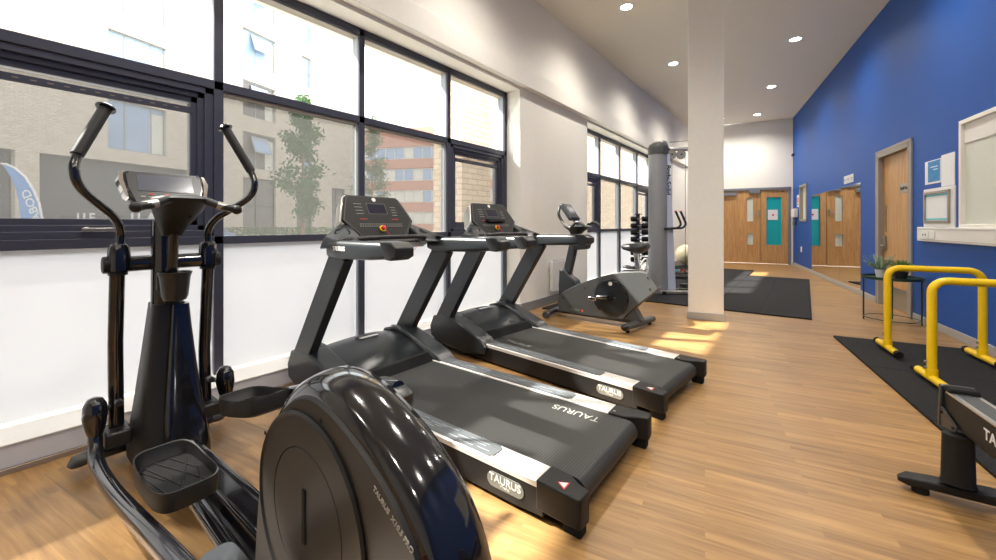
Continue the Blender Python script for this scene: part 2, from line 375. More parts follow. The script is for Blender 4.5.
# ------------------------------------------------------------------ window bays
FX = -3.16; FD = .11     # inner plane of the frames, depth
def bay(idx, y0, y1, mulls, casements):
    root = bpy.data.objects.new('window_%d' % idx, None); COL.objects.link(root); root.location = (FX, y0, 0)
    WM[root.name] = Matrix.Translation((FX, y0, 0)); struct(root)
    fr = MB()
    fr.box(FX-.03, FX, y0, y1, 2.85, 2.92); fr.box(FX-.03, FX, y0, y1, 2.068, 2.128)
    fr.box(FX-.03, FX, y0, y1, 1.02, 1.075)
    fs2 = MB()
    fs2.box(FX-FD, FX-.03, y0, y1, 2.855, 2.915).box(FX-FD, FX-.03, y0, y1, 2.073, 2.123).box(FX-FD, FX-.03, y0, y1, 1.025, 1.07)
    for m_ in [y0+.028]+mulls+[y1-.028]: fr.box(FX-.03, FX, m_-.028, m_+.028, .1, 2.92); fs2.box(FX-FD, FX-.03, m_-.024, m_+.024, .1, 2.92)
    fr.build('window_frame', M_frame, root, bevel=.003)
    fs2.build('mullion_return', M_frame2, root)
    MB().box(FX-.3, XW, y0, y1, 2.915, 2.95).build('soffit', M_white, root)
    hs = MB()
    hs.box(FX-FD, FX-.02, y0, y1, 2.842, 2.854)
    hs.build('glazing_bead', M_cream, root)
    ed = [y0+.028]+mulls+[y1-.028]
    for i in range(len(ed)-1):
        a, b_ = ed[i]+.028, ed[i+1]-.028
        MB().box(FX-.075, FX-.069, a, b_, 2.128, 2.85).build('upper_pane', M_clear, root)
        MB().box(FX-.075, FX-.069, a, b_, .14, 1.02).build('frosted_pane', M_frosted, root)
        if i in casements:
            c = MB()
            for k, (dd, x) in enumerate(((0, FX-.01), (.035, FX-.03), (.07, FX-.045))):
                ww = .05
                c.box(FX-FD, x, a+dd, a+dd+ww, 1.075+dd, 2.068-dd); c.box(FX-FD, x, b_-dd-ww, b_-dd, 1.075+dd, 2.068-dd)
                c.box(FX-FD, x, a+dd, b_-dd, 1.075+dd, 1.075+dd+ww*.8); c.box(FX-FD, x, a+dd, b_-dd, 2.068-dd-ww*.8, 2.068-dd)
            cs = c.build('casement_frame', M_frame, root, bevel=.003)
            MB().box(FX-.075, FX-.069, a+.1, b_-.1, 1.16, 1.95).build('mesh_pane', M_mesh, root)
            v = MB().box(FX-.055, FX-.035, a+.11, b_-.11, 1.885, 1.925).build('trickle_vent', M_frame, root, bevel=.002)
            sl = MB(); n = int((b_-a-.26)/.06)
            for q in range(n): sl.box(FX-.036, FX-.033, a+.14+q*.06, a+.14+q*.06+.022, 1.903, 1.908)
            sl.build('vent_slot', M_kerb2, v)
            hy_ = (a+b_)/2 if idx == 1 else (a+b_)/2
            h = MB().beam((FX+.012, hy_-.09, 1.125), (FX+.012, hy_+.06, 1.125), .012, .018).cyl((FX-.012, hy_-.07, 1.125), (FX+.012, hy_-.07, 1.125), .014)
            h.build('window_handle', M_steel, cs, bevel=.003)
        else:
            MB().box(FX-FD, FX-.02, a, b_, 2.055, 2.067).build('glazing_bead', M_cream, root)  # bead coloured beige to carry the light reflected under the transom
            MB().box(FX-.075, FX-.069, a, b_, 1.075, 2.068).build('mesh_pane', M_mesh, root)
    MB().box(FX-.02, XW+.03, y0, y1, 0.025, .128).build('sill_kerb', M_kerb, root, bevel=.004)
    MB().box(FX-.02, XW+.034, y0, y1, .128, .136).build('window_board', M_plastic, root, bevel=.002)
    MB().box(FX-.02, XW+.045, y0, y1, 0, .025).build('kerb_plinth', M_kerb2, root, bevel=.002)
    return root
bay(1, -1.30, 4.28, [-.14, .98, 2.085, 3.19], {1, 4})
bay(2, 6.30, 10.55, [7.33, 8.39, 9.49], {0, 3})

# ------------------------------------------------------------------ downlights
lights = [(-2.01, 5.57), (-2.01, 8.08), (-.14, 8.26), (-.61, 10.76), (-1.08, 13.24), (-1.95, 10.6), (-1.95, 13.1), (.33, 5.76), (.8, 3.26), (1.27, .76), (-2.01, 3.07), (-2.01, .57), (-.6, 1.6), (-2.0, -2.), (0, -1.5), (1.7, -1.7)]
lnames = ['first recessed downlight over the treadmills, nearest in view left of the pillar', 'recessed downlight second from the front, left of the pillar',
          'nearest recessed downlight right of the pillar, above the blue wall side', 'recessed downlight in the middle of the row beside the blue wall', 'recessed downlight farthest back, above the double doors',
          'recessed downlight in the left row hidden partly behind the pillar', 'recessed downlight at the far left above the cable machine']
for i, (x, y) in enumerate(lights):
    lab = lnames[i] if i < len(lnames) else 'recessed round white downlight above the near end of the room, outside the photo'
    t = thing('downlight', (x, y, ZC), 0, lab, 'ceiling light', 'recessed ceiling downlights')
    MB().lathe([(.075, -.004), (.095, -.008), (.1, -.004), (.1, 0)], (x, y, ZC)).build('trim_ring', M_plastic, t)
    MB().lathe([(.0, -.006), (.074, -.006), (.074, -.001)], (x, y, ZC)).build('lamp_diffuser', M_lamp, t)
    ld = bpy.data.lights.new('downlight_lamp', 'SPOT'); ld.energy = 85; ld.spot_size = R(150); ld.spot_blend = 1; ld.shadow_soft_size = .07; ld.color = (1, .93, .84)
    lo = bpy.data.objects.new('downlight_lamp', ld); COL.objects.link(lo); lo.location = (0, 0, -.03); lo.parent = t
# ------------------------------------------------------------------ treadmill (local: +X rear, origin at rear foot, Y across)
def make_treadmill(loc, rz, label):
    t = thing('treadmill', loc, rz, label, 'treadmill', 'treadmills in a row along the window')
    def B(mb, *a, **k): k['local'] = True; return mb.build(*a, **k)
    fr = MB()
    for s in (-1, 1):
        fr.prism([(-2.16, .05), (-2.16, .13), (-1.6, .142), (-.16, .142), (-.16, .028), (-.3, .02), (-1.9, .02)], 'y', s*.395, s*.413)
    fr.box(-2.1, -.2, -.39, .39, .035, .075)
    B(fr, 'deck_frame', M_matte, t, bevel=.003)
    # belt with roller wrap
    bp = [(-2.1, .152)]+[(-.085+.052*math.sin(a), .098+.054*math.cos(a)) for a in [R(x) for x in range(0, 181, 15)]]+[(-2.1, .06)]
    B(MB().prism(bp, 'y', -.293, .293), 'running_belt', M_belt, t)
    for s in (-1, 1):
        y0, y1 = sorted((s*.296, s*.416))
        rl = MB().prism([(y0, .135), (y0, .156), (y0+.008, .160), (y1-.008, .160), (y1, .154), (y1, .135)], 'x', -1.66, -.185)
        for k in range(1, 5):
            yy = y0+(y1-y0)*k/5; rl.box(-1.66, -.186, yy-.002, yy+.002, .1598, .1612)
        r_ = B(rl, 'side_rail', M_rail, t)
        st = MB().prism([(-1.46, y0+.014), (-1.48, y0+.03), (-1.48, y1-.03), (-1.46, y1-.014), (-.44, y1-.014), (-.42, y1-.03), (-.42, y0+.03), (-.44, y0+.014)], 'z', .160, .164)
        rr = random.Random(4); pr = st; st.mi = 1
        for k in range(26):
            x = -1.42+rr.random()*.9; yy = y0+.024+(y1-y0-.055)*rr.random(); l = .03+rr.random()*.09
            pr.box(x, x+l, yy, yy+.0045, .1638, .1646)
        B(st, 'grip_strip', (M_strip, M_streak), r_)
        # rear end cap
        o = [(-.19, .292), (-.10, .300), (-.045, .335), (0, .345), (.005, .36), (0, .415), (-.012, .421), (-.19, .417)]
        ec = MB().prism([(x, s*y) for x, y in o], 'z', .05, .163)
        e_ = B(ec, 'end_cap', M_matte, t, bevel=.006)
        B(MB().box(-.085, -.01, *sorted((s*.345, s*.395)), .0, .055), 'levelling_foot', M_rubber, e_, bevel=.006)
        if s < 0:
            B(MB().prism([(-.075, -.40), (-.075, -.352), (-.118, -.376)], 'z', .1632, .1642), 'warning_triangle', M_red, e_)
            B(MB().prism([(-.080, -.393), (-.080, -.359), (-.110, -.376)], 'z', .1643, .165), 'triangle_centre', M_print, e_)
        else:
            B(MB().cyl((-.165, .32, .162), (-.165, .32, .166), .007), 'screw', M_steel, e_)
        # foot cover beside the hood
        fc = [(-1.50, .135), (-1.56, .19), (-1.68, .235), (-1.82, .285), (-1.96, .325), (-2.06, .33), (-2.2, .30), (-2.25, .2), (-2.235, .11), (-2.1, .06), (-1.75, .045), (-1.52, .08)]
        fc = [(x+.07, z) for x, z in fc]
        f_ = B(MB().prism(fc, 'y', s*.300, s*.452), 'foot_cover', M_grey, t, bevel=.014, seg=3)
        B(MB().prism([(-1.50, .165), (-1.56, .2), (-1.68, .246), (-1.82, .296), (-1.96, .336), (-2.03, .338), (-1.96, .325), (-1.82, .285), (-1.68, .235), (-1.56, .19)], 'y', s*.296, s*.33, ), 'cover_trim', M_grey2, f_)
        # upright
        B(MB().beam((-2.045, s*.42, .22), (-1.535, s*.42, .985), .062, .160, up=(1, 0, 0)), 'upright', M_grey, t, bevel=.006)
        # arm
        ar = MB(); P = [(-1.66, .40, 1.00, .045, .03), (-1.63, .415, 1.002, .056, .046), (-1.50, .42, 1.004, .062, .055), (-1.2, .425, 1.010, .060, .050), (-1.06, .425, 1.016, .055, .044), (-.985, .425, 1.014, .050, .030), (-.965, .425, 1.012, .038, .016)]
        rings = []
        for x, y, z, hw, hh in P:
            rings.append([(x+(-.02 if k in () else 0), s*y+hw*(1 if abs(a_) < 1 else 1)*math.copysign(abs(math.cos(a_))**.45, math.cos(a_)), z+hh*math.copysign(abs(math.sin(a_))**.55, math.sin(a_))) for k, a_ in enumerate([2*PI*j/20+.01 for j in range(20)])])
        am = B(ar.loft(rings), 'handrail', M_grey, t, ang=50)
        B(MB().prism([(-1.05, .972), (-1.10, 1.066), (-1.00, 1.062), (-.96, 1.035), (-.96, .99), (-1.0, .970)], 'y', s*.366, s*.484), 'handrail_end', M_black, am, bevel=.006)
        # cup tray
        ct = B(MB().hexa([(-1.84, s*.24, 1.01), (-1.56, s*.24, 1.03), (-1.50, s*.46, 1.02), (-1.74, s*.46, 1.0), (-1.82, s*.24, 1.19), (-1.62, s*.24, 1.075), (-1.53, s*.44, 1.058), (-1.70, s*.45, 1.075)]), 'bottle_tray', M_grey, t, bevel=.012, seg=3)
        B(MB().lathe([(0, -.02), (.036, -.02), (.04, .0), (.046, .002), (.048, -.004)], (-1.665, s*.345, 1.106), axis=(.42, s*.18, 1)), 'bottle_well', M_rubber, ct)
        B(MB().beam((-1.57, s*.36, 1.068), (-1.53, s*.40, 1.06), .05, .01), 'tray_slot', M_rubber, ct, bevel=.004)
    # motor hood
    prof = [(-1.60, .150), (-1.64, .195), (-1.72, .255), (-1.82, .300), (-1.95, .332), (-2.06, .330), (-2.16, .295), (-2.22, .22), (-2.23, .08)]
    rings = []
    for k in range(15):
        y = -.31+.62*k/14; c = 1-.16*abs(y/.31)**2.2
        rings.append([(x+.06-.035*(abs(y)/.31)**2, y, .08+(z-.08)*c) for x, z in prof]+[(-2.14, y, .06), (-1.54, y, .06)])
    hd = B(MB().loft(rings), 'motor_hood', M_grey, t, ang=50)
    B(MB().prism([(-1.525, .150), (-1.575, .205), (-1.60, .21), (-1.56, .15)], 'y', -.293, .293), 'hood_edge', M_rubber, hd)
    B(MB().beam((-1.925, -.09, .336), (-1.925, .085, .336), .012, .004), 'hood_slot', M_rubber, hd)
    B(MB().beam((-1.895, -.07, .335), (-1.895, .075, .335), .03, .006), 'warning_label', M_print, hd)
    # bridge between arms under the console
    B(MB().prism([(-1.83, .985), (-1.84, 1.05), (-1.76, 1.085), (-1.66, 1.075), (-1.62, 1.03), (-1.70, .985)], 'y', -.36, .36), 'bridge', M_black, t, bevel=.01)
    g = MB()
    g.tube([(-1.63, -.30, 1.055), (-1.56, -.22, 1.065), (-1.55, 0, 1.068), (-1.56, .22, 1.065), (-1.63, .30, 1.055)], .016, smooth=6)
    B(g, 'front_grip', M_black, t)
    # console: casing and face
    nx, nz = .875, .485      # face normal (towards the runner, up)
    def FP(u, v, o=0.): # u across, v down the face from the top
        return (-1.865+.485*v*1.0+nx*o, u, 1.352-.875*v+nz*o)
    hexa = [(-.205, 0), (.205, 0), (.228, .02), (.295, .20), (.18, .345), (-.18, .345), (-.295, .20), (-.228, .02)]
    def hexprism(sc, o0, o1, sc2=None):
        c = .15; p = []
        for s_, o in ((sc, o0), (sc2 or sc, o1)):
            p.append([FP(u*s_, c+(v-c)*s_, o) for u, v in hexa])
        return MB().loft(p)
    cs = B(hexprism(.92, -.14, 0, 1.05), 'console', M_silver, t, bevel=.008)
    fc_ = B(hexprism(1.0, -.002, .014), 'console_face', M_matte, cs, bevel=.005)
    ol = hexprism(.955, .0138, .0150); B(ol, 'face_outline', M_grey2, fc_)
    def plate(u0, u1, v0, v1, o0, o1): return [FP(u0, v0, o0), FP(u1, v0, o0), FP(u1, v1, o0), FP(u0, v1, o0), FP(u0, v0, o1), FP(u1, v0, o1), FP(u1, v1, o1), FP(u0, v1, o1)]
    B(MB().hexa(plate(-.077, .083, .062, .152, .0145, .0168)), 'display_bezel', M_grey2, fc_)
    B(MB().hexa(plate(-.070, .076, .068, .146, .0165, .018)), 'display', M_screend, fc_)
    B(MB().lathe([(0, 0), (.016, 0), (.016, .002), (0, .002)], FP(0, .032, .0155), axis=(nx, 0, nz)), 'round_emblem', M_print, fc_)
    ks = MB(); rr = random.Random(2)
    ks.mi = 0
    for row, n in ((.232, 18), (.248, 20)):
        for k in range(n): 
            u = -.17+.34*k/(n-1); ks.hexa(plate(u-.0045, u+.0045, row-.0025, row+.0025, .015, .0172))
    for k in range(4):
        ks.hexa(plate(-.175, -.115, .07+k*.026, .073+k*.026, .015, .0165)); ks.hexa(plate(.12, .165, .09+k*.022, .093+k*.022, .015, .0165))
    ks.mi = 1; ks.hexa(plate(-.16, -.10, .19, .194, .015, .017)).hexa(plate(.10, .16, .19, .194, .015, .017))
    ks.mi = 2
    hp_ = hexprism(.935, .0149, .0156)
    for q in list(hp_.bm.faces): ks.add([tuple(v.co) for v in q.verts], [tuple(range(len(q.verts)))])
    B(ks, 'key_panel', (M_printg, M_red, M_matte), fc_)
    kn = FP(-.01, .272, .02)
    k_ = B(MB().lathe([(0, 0), (.024, 0), (.024, .008), (.0, .010)], kn, axis=(nx, 0, nz)), 'safety_key', M_yellow, t)
    B(MB().lathe([(0, .008), (.016, .008), (.015, .026), (.0, .030)], kn, axis=(nx, 0, nz)), 'key_knob', M_red, k_)
    B(MB().tube([(kn[0]+.03, kn[1], kn[2]), (kn[0]+.07, kn[1]+.06, kn[2]-.09), (kn[0]+.1, kn[1]+.15, kn[2]-.17), (kn[0]+.09, kn[1]+.24, kn[2]-.12), (kn[0]+.02, kn[1]+.28, kn[2]-.03)], .0018, seg=6, smooth=8), 'key_cord', M_red, k_)
    text('arm_lettering', 'TAURUS', .034, M_print, (-1.47, -.487, 1.014), (1, 0, 0), (0, 0, 1), t, local=True, bold=.0012)
    # badges
    ov = MB(); pts = []
    for k in range(24):
        a = 2*PI*k/24; pts.append((-.34+math.copysign(.062, math.cos(a))+.031*math.cos(a), .084+.031*math.sin(a)))
    bdg = B(ov.prism(pts, 'y', -.4132, -.416), 'oval_badge', M_badge, t)
    text('badge_lettering', 'TAURUS', .043, M_badgep, (-.34, -.4165, .091), (1, 0, 0), (0, 0, 1), bdg, local=True, bold=.001)
    text('badge_small_lettering', 'FITNESS', .014, M_badgep, (-.34, -.4165, .066), (1, 0, 0), (0, 0, 1), bdg, local=True)
    B(MB().prism([(-.35, .03), (-.25, .03), (-.27, .002), (-.30, .0), (-.33, .015)], 'y', -.37, -.33), 'support_foot', M_grey2, t, bevel=.003)
    for s in (-1, 1):
        B(MB().cyl((-2.08, s*.30, .035), (-2.08, s*.36, .035), .035), 'transport_wheel', M_rubber, t, bevel=.004)
        B(MB().cyl((-1.78, s*.36, 0), (-1.78, s*.36, .04), .022), 'adjuster_foot', M_steel, t)
    return t
t1 = make_treadmill((-.638, 1.725, 0), 0, 'black treadmill beside the big flywheel of the elliptical trainer, nearest treadmill to the viewer')
text('belt_lettering', 'TAURUS', .072, M_printg, (-.33, .20, .1528), (-1, 0, 0), (0, -1, 0), t1, local=True, ext=.0004)
t2 = dup(t1, (-.615, 2.83, 0), R(-5.6), 'black treadmill with a reading ledge on its console, next to the exercise bike')
for c in t2.children:
    if c.name.startswith('belt_lettering'): c.rotation_euler = (0, 0, PI); c.location = (-1.62, 0, 0)
MB().beam((-1.745, -.12, 1.195), (-1.745, .12, 1.195), .045, .03).build('reading_ledge', M_gloss, t2, bevel=.006, local=True)

# ------------------------------------------------------------------ elliptical trainer (world coordinates, mid plane y = .54)
Y0 = .54
el = thing('elliptical_trainer', (-1.5, Y0, 0), 0, 'glossy black elliptical trainer with a big flywheel housing, nearest machine to the viewer', 'elliptical trainer')
fs = MB()
fs.tube([(-2.65, .30, .068), (-2.65, .78, .068)], .036, seg=20, flat=.8).build('front_stabiliser', M_gloss, el, ang=50)
for s in (-1, 1):
    y = Y0+s*.24
    e_ = MB().tube([(-2.65, y, .068), (-2.65, y+s*.045, .062), (-2.65, y+s*.06, .045)], [.039, .036, .018], seg=20, flat=.8).build('stabiliser_cap', M_grey2, el, ang=60)
    MB().cyl((-2.65, y-s*.03, 0), (-2.65, y-s*.03, .04), .024).build('levelling_foot', M_rubber, e_, bevel=.004)
bf = MB()
bf.box(-2.62, -1.15, Y0-.055, Y0+.055, .045, .115).box(-.62, -.5, Y0-.25, Y0+.25, .02, .075)
bf.build('base_frame', M_gloss, el, bevel=.008)
for s in (-1, 1):
    MB().tube([(-2.45, Y0+s*.045, .135), (-1.1, Y0+s*.085, .15)], .024, seg=14).build('guide_rail', M_gloss, el)
MB().hexa([(-2.3, Y0-.02, .10), (-1.1, Y0-.02, .10), (-1.1, Y0+.10, .10), (-2.3, Y0+.07, .10), (-2.25, Y0-.01, .155), (-1.1, Y0-.01, .17), (-1.1, Y0+.09, .17), (-2.25, Y0+.06, .155)]).build('base_cover', M_gloss, el, bevel=.012, seg=3)
# shroud of the mast
def ringrect(cx, cy, z, hx, hy, p=.35, n=24):
    return [(cx+hx*math.copysign(abs(math.cos(2*PI*k/n+.05))**p, math.cos(2*PI*k/n+.05)), cy+hy*math.copysign(abs(math.sin(2*PI*k/n+.05))**p, math.sin(2*PI*k/n+.05)), z) for k in range(n)]
rg = [ringrect(-2.44, Y0, z, hx, hy) for z, hx, hy in ((.05, .20, .125), (.12, .19, .125), (.3, .135, .108), (.5, .10, .088), (.68, .078, .070), (.78, .068, .060))]
sh = MB().loft(rg).build('mast_shroud', M_matte, el, ang=60)
fp = MB().loft([[(x+.075 if False else x, y, z) for x, y, z in ringrect(-2.40+dx, Y0+.035, z, hx, hy)] for z, hx, hy, dx in ((.06, .165, .097, .015), (.12, .16, .097, .015), (.3, .110, .078, .012), (.5, .078, .058, .008), (.68, .056, .042, .006), (.775, .047, .035, .006))])
fp.build('gloss_front_panel', M_gloss, sh, ang=60)
MB().lathe([(.045, 0), (.05, .02), (.046, .035)], (-2.43, Y0, .765)).build('shroud_collar', M_gloss, sh)
MB().cyl((-2.43, Y0-.01, .7), (-2.42, Y0-.01, 1.17), .052).build('mast', M_gloss, el)
MB().cyl((-2.36, Y0+.0, .90), (-2.32, Y0, 1.2), .022).build('console_tube', M_gloss, el)
MB().cyl((-2.45, .345, .972), (-2.45, .735, .972), .036).build('pivot_axle', M_gloss, el, bevel=.004)
for s in (-1, 1):
    MB().cyl((-2.45, Y0+s*.190, .972), (-2.45, Y0+s*.222, .972), .038).build('pivot_cap', M_matte, el, bevel=.006)
    hp = [(-2.44, .168, .95), (-2.434, .168, 1.03), (-2.43, .166, 1.12), (-2.395, .19, 1.18), (-2.345, .241, 1.23), (-2.285, .30, 1.29), (-2.268, .322, 1.35), (-2.29, .312, 1.43), (-2.363, .223, 1.645)]
    h_ = MB().tube([(x, Y0+s*a, z) for x, a, z in hp], .0165, smooth=6).build('moving_handle', M_gloss, el)
    g0 = Vector((-2.288, Y0+s*.313, 1.43)); g1 = Vector((-2.363, Y0+s*.223, 1.645))
    MB().cyl(g0, g1, .0215).build('foam_grip', M_matte, h_)
    dr = (g1-g0).normalized()
    MB().lathe([(.0, 0), (.032, .0), (.035, .006), (.026, .016), (0, .02)], g1, axis=dr).build('grip_cap', M_gloss, h_)
    MB().lathe([(.0, -.045), (.04, -.045), (.041, .01), (.036, .06), (.026, .075), (0, .075)], (-2.44, Y0+s*.168, .99)).build('handle_socket', M_gloss, h_)
    MB().lathe([(.0, 0), (.034, 0), (.034, .012), (0, .012)], (-2.45, Y0+s*.170, .925)).build('socket_ring', M_black, h_)
    lo_ = MB().tube([(-2.45, Y0+s*.172, .95), (-2.49, Y0+s*.172, .62), (-2.50, Y0+s*.170, .50), (-2.485, Y0+s*.170, .22)], .0275, flat=.85).build('lower_arm', M_gloss, el, ang=50)
    MB().box(-2.54, -2.40, Y0+s*.172-.045, Y0+s*.172+.045, .17, .235).build('pivot_bracket', M_black, lo_, bevel=.008)
    MB().cyl((-2.49, Y0+s*.19, .33), (-2.44, Y0+s*.25, .33), .012).build('link_bolt', M_steel, lo_)
    MB().cyl((-2.43, Y0+s*.172-.0, .36), (-2.40, Y0+s*.172, .36), .014).build('side_knob', M_black, lo_)
    # pod and foot link
    pod = MB().loft([[(-2.44+dx+hx*math.cos(2*PI*k/16), Y0+s*.245+hy*math.sin(2*PI*k/16), z) for k in range(16)] for z, hx, hy, dx in ((.245, .030, .026, .01), (.275, .042, .034, .005), (.32, .050, .042, 0), (.37, .046, .038, 0), (.395, .03, .025, 0), (.402, .01, .01, 0))]).build('link_cover', M_gloss, el, ang=60)
# near side: pedal low and back, far side: pedal forward and up
def pedal_arm(s, pts, pedal_c, tilt, crank):
    y = Y0+s*.245
    a_ = MB().tube([(x, Y0+s*yy, z) for x, yy, z in pts], [.024]*2+[.026]*(len(pts)-2), smooth=5, flat=1.15).build('pedal_link', M_gloss, el, ang=60)
    # pedal (own frame)
    cx, cz = pedal_c; yc = Y0+s*.150
    X = Matrix.Translation((cx, yc, cz)) @ Matrix.Rotation(tilt, 4, 'Y')
    L, W = .195, .088
    out = []
    for k in range(32):
        a = 2*PI*k/32+.001; out.append((L*math.copysign(abs(math.cos(a))**.5, math.cos(a))*(1.0), W*math.copysign(abs(math.sin(a))**.45, math.sin(a))))
    def ring(sc, z, lf=0): return [(x*sc, y_*sc, z+(lf*max(0, -x)/L)) for x, y_ in out]
    pd = MB(X).loft([ring(.80, -.035), ring(.96, -.025), ring(1.0, .02, .012), ring(.985, .034, .016), ring(.95, .032, .016), ring(.90, .004), ring(.88, .0)]).build('pedal', M_matte, el, ang=45)
    MB(X).loft([[(x*.885, y_*.885, .0005) for x, y_ in out], [(x*.88, y_*.88, .004) for x, y_ in out]]).build('pedal_tread', M_rubber, pd)
    rb = MB(X)
    for (x0, y0_, x1, y1_) in ((-.14, -.05, .14, .0), (-.15, -.02, .12, .05), (-.10, .055, .15, -.02), (-.05, -.065, .15, -.045), (-.15, .02, .02, .06), (-.12, -.065, .02, -.03), (.0, .065, .14, .035)):
        rb.beam((x0, y0_, .005), (x1, y1_, .005), .004, .004)
    rb.build('tread_rib', M_matte, pd)
    c_ = Vector(crank)
    MB().loft([[(c_.x+dx+hx*math.copysign(abs(math.cos(2*PI*k/20+.1))**.5, math.cos(2*PI*k/20+.1)), c_.y+hy*math.copysign(abs(math.sin(2*PI*k/20+.1))**.5, math.sin(2*PI*k/20+.1)), c_.z+dz) for k in range(20)] for dz, hx, hy, dx in ((-.05, .062, .040, 0), (-.025, .078, .046, 0), (.02, .078, .046, 0), (.038, .06, .036, -.01))]).build('crank_cover', M_grey, el, ang=50, bevel=0)
    return pd
pedal_arm(-1, [(-2.44, .245, .33), (-2.43, .245, .24), (-2.38, .25, .17), (-2.25, .25, .15), (-1.9, .25, .19), (-1.4, .24, .27), (-1.0, .21, .29)], (-1.66, .315), R(-4), (-1.07, .345, .325))
pedal_arm(1, [(-2.44, .245, .33), (-2.43, .245, .24), (-2.38, .25, .20), (-2.25, .25, .22), (-1.9, .25, .37), (-1.4, .24, .55), (-.95, .21, .66)], (-1.82, .41), R(-15), (-.99, .745, .635))
MB().beam((-1.14, .40, .27), (-.93, .455, .29), .02, .05).build('crank', M_gloss, el, bevel=.006)
MB().beam((-.96, .68, .64), (-.90, .66, .45), .02, .05).build('crank', M_gloss, el, bevel=.006)
# flywheel housing
out0 = [(-1.31, .03), (-1.31, .15), (-1.295, .30), (-1.27, .44), (-1.22, .57), (-1.15, .67), (-1.07, .735), (-.98, .765), (-.88, .755), (-.77, .72), (-.675, .675), (-.60, .625), (-.54, .56), (-.50, .48), (-.485, .38), (-.49, .28), (-.51, .18), (-.545, .08), (-.58, .03)]
out = [((x if x < -.9 else -.9+(x+.9)*.94)+.035, z*1.02) for x, z in out0]
def smooth_poly(P, k=4):
    n = len(P); Q = []
    for i in range(n-1):
        p0 = P[max(i-1, 0)]; p1 = P[i]; p2 = P[i+1]; p3 = P[min(i+2, n-1)]
        for j in range(k):
            t = j/k; Q.append(tuple(.5*((2*p1[c])+(p2[c]-p0[c])*t+(2*p0[c]-5*p1[c]+4*p2[c]-p3[c])*t*t+(3*p1[c]-p0[c]-3*p2[c]+p3[c])*t**3) for c in (0, 1)))
    Q.append(P[-1]); return Q
so = smooth_poly(out)
ccx, ccz = -.9, .38
def hring(sc, y): return [(ccx+(x-ccx)*sc, y, .03+(z-.03)*(sc if z > .05 else 1)) for x, z in so]
sh_ = MB().loft([hring(.945, .485), hring(.972, .491), hring(.992, .510), hring(1.005, .55), hring(1.0, .59), hring(.98, .622), hring(.94, .64)]).build('flywheel_housing', M_gloss, el, ang=60)
for yy, y2, s in ((.487, .476, -1), (.639, .648, 1)):
    pl = MB().loft([hring(.945 if s < 0 else .92, yy), hring(.935 if s < 0 else .9, y2)]).build('side_plate', M_matte, el, ang=50)
    # round pulley cover with a centre disc
    cy = y2
    dc = MB().lathe([(.250, 0), (.250, .004), (.244, .009), (.237, .004), (.165, .004), (.163, .001), (.160, .004), (0, .006)], (-.953, cy, .445), seg=56, axis=(0, s, 0)).build('pulley_cover', M_matte, pl)
    MB().box(-.961, -.945, min(cy+s*.005, cy+s*.0085), max(cy+s*.005, cy+s*.0085), .385, .515).build('centre_slot', M_rubber, dc, bevel=.003)
    for a in (75, 150, 255, 330):
        MB().cyl((-.953+.262*math.cos(R(a)), cy, .445+.262*math.sin(R(a))), (-.953+.262*math.cos(R(a)), cy+s*.001, .445+.262*math.sin(R(a))), .006, seg=10).build('screw_hole', M_rubber, pl)
lt = text('model_lettering', 'TAURUS  X10.5 PRO', .0155, M_printg, (-.622, .4752, .592), (.86, 0, -.51), (.51, 0, .86), el, align='CENTER', bold=.0004)
MB().prism([(-.552, .545), (-.538, .553), (-.533, .530)], 'y', .4745, .4755).build('orange_mark', M_orange, el)
# static handlebar, console
hb = MB().tube([(-2.08, .368, 1.222), (-2.10, .43, 1.238), (-2.13, .49, 1.262), (-2.13, .59, 1.262), (-2.10, .65, 1.238), (-2.08, .712, 1.222)], .0175, smooth=5).build('fixed_handlebar', M_black, el)
for s in (-1, 1):
    MB().tube([(-2.087, Y0+s*.155, 1.226), (-2.101, Y0+s*.105, 1.240)], .0185, seg=14).build('pulse_sensor', M_steel, hb)
    MB().sph((-2.078, Y0+s*.175, 1.220), .0215, 12).build('bar_end', M_matte, hb)
def er(cx, cy, z, hx, hy): return [(cx+hx*math.copysign(abs(math.cos(a))**.6, math.cos(a)), cy+hy*math.copysign(abs(math.sin(a))**.6, math.sin(a)), z) for a in [2*PI*k/20+.1 for k in range(20)]]
nk = MB().loft([er(-2.36, Y0, 1.10, .04, .035), er(-2.33, Y0, 1.15, .06, .055), er(-2.26, Y0, 1.22, .11, .085), er(-2.22, Y0, 1.265, .13, .095), er(-2.22, Y0, 1.275, .11, .08)]).build('console_bracket', M_matte, el, ang=60)
for z_ in (1.19, 1.215, 1.235): MB().cyl((-2.36+(z_-1.1)*1.6, Y0+.03, z_), (-2.20+(z_-1.19)*.6, Y0+.03, z_), .006, seg=10).build('bracket_screw', M_rubber, nk)
# console slab tilted towards the user
tl = R(28); CX_ = Matrix.Translation((-2.45, Y0, 1.318)) @ Matrix.Rotation(-tl, 4, 'Y')   # local: X=normal to face, Y across, Z up the face
cpol = [(-.125, -.085), (.125, -.085), (.150, .0), (.152, .075), (.135, .092), (-.135, .092), (-.152, .075), (-.150, .0)]
cn = MB(CX_).loft([[(-.045, y*.85, z*.85) for y, z in cpol], [(-.01, y*1.04, z*1.04) for y, z in cpol], [(.012, y, z) for y, z in cpol]]).build('console', M_gloss, el, bevel=.005)
MB(CX_).loft([[(.012, y*.93, z*.93) for y, z in cpol], [(.015, y*.92, z*.92) for y, z in cpol]]).build('console_face', M_grey, cn)
MB(CX_).box(.0145, .0175, -.105, .105, -.02, .070).build('display', M_screen, cn, bevel=.001)
kb = MB(CX_)
for k in range(7): kb.box(.0145, .018, -.10+k*.03, -.082+k*.03, -.055, -.047)
kb.build('console_key', M_printg, cn)
kr = MB(CX_)
for k in (1, 3, 5): kr.box(.0145, .0185, -.10+k*.03, -.086+k*.03, -.040, -.033)
kr.build('red_key', M_red, cn)
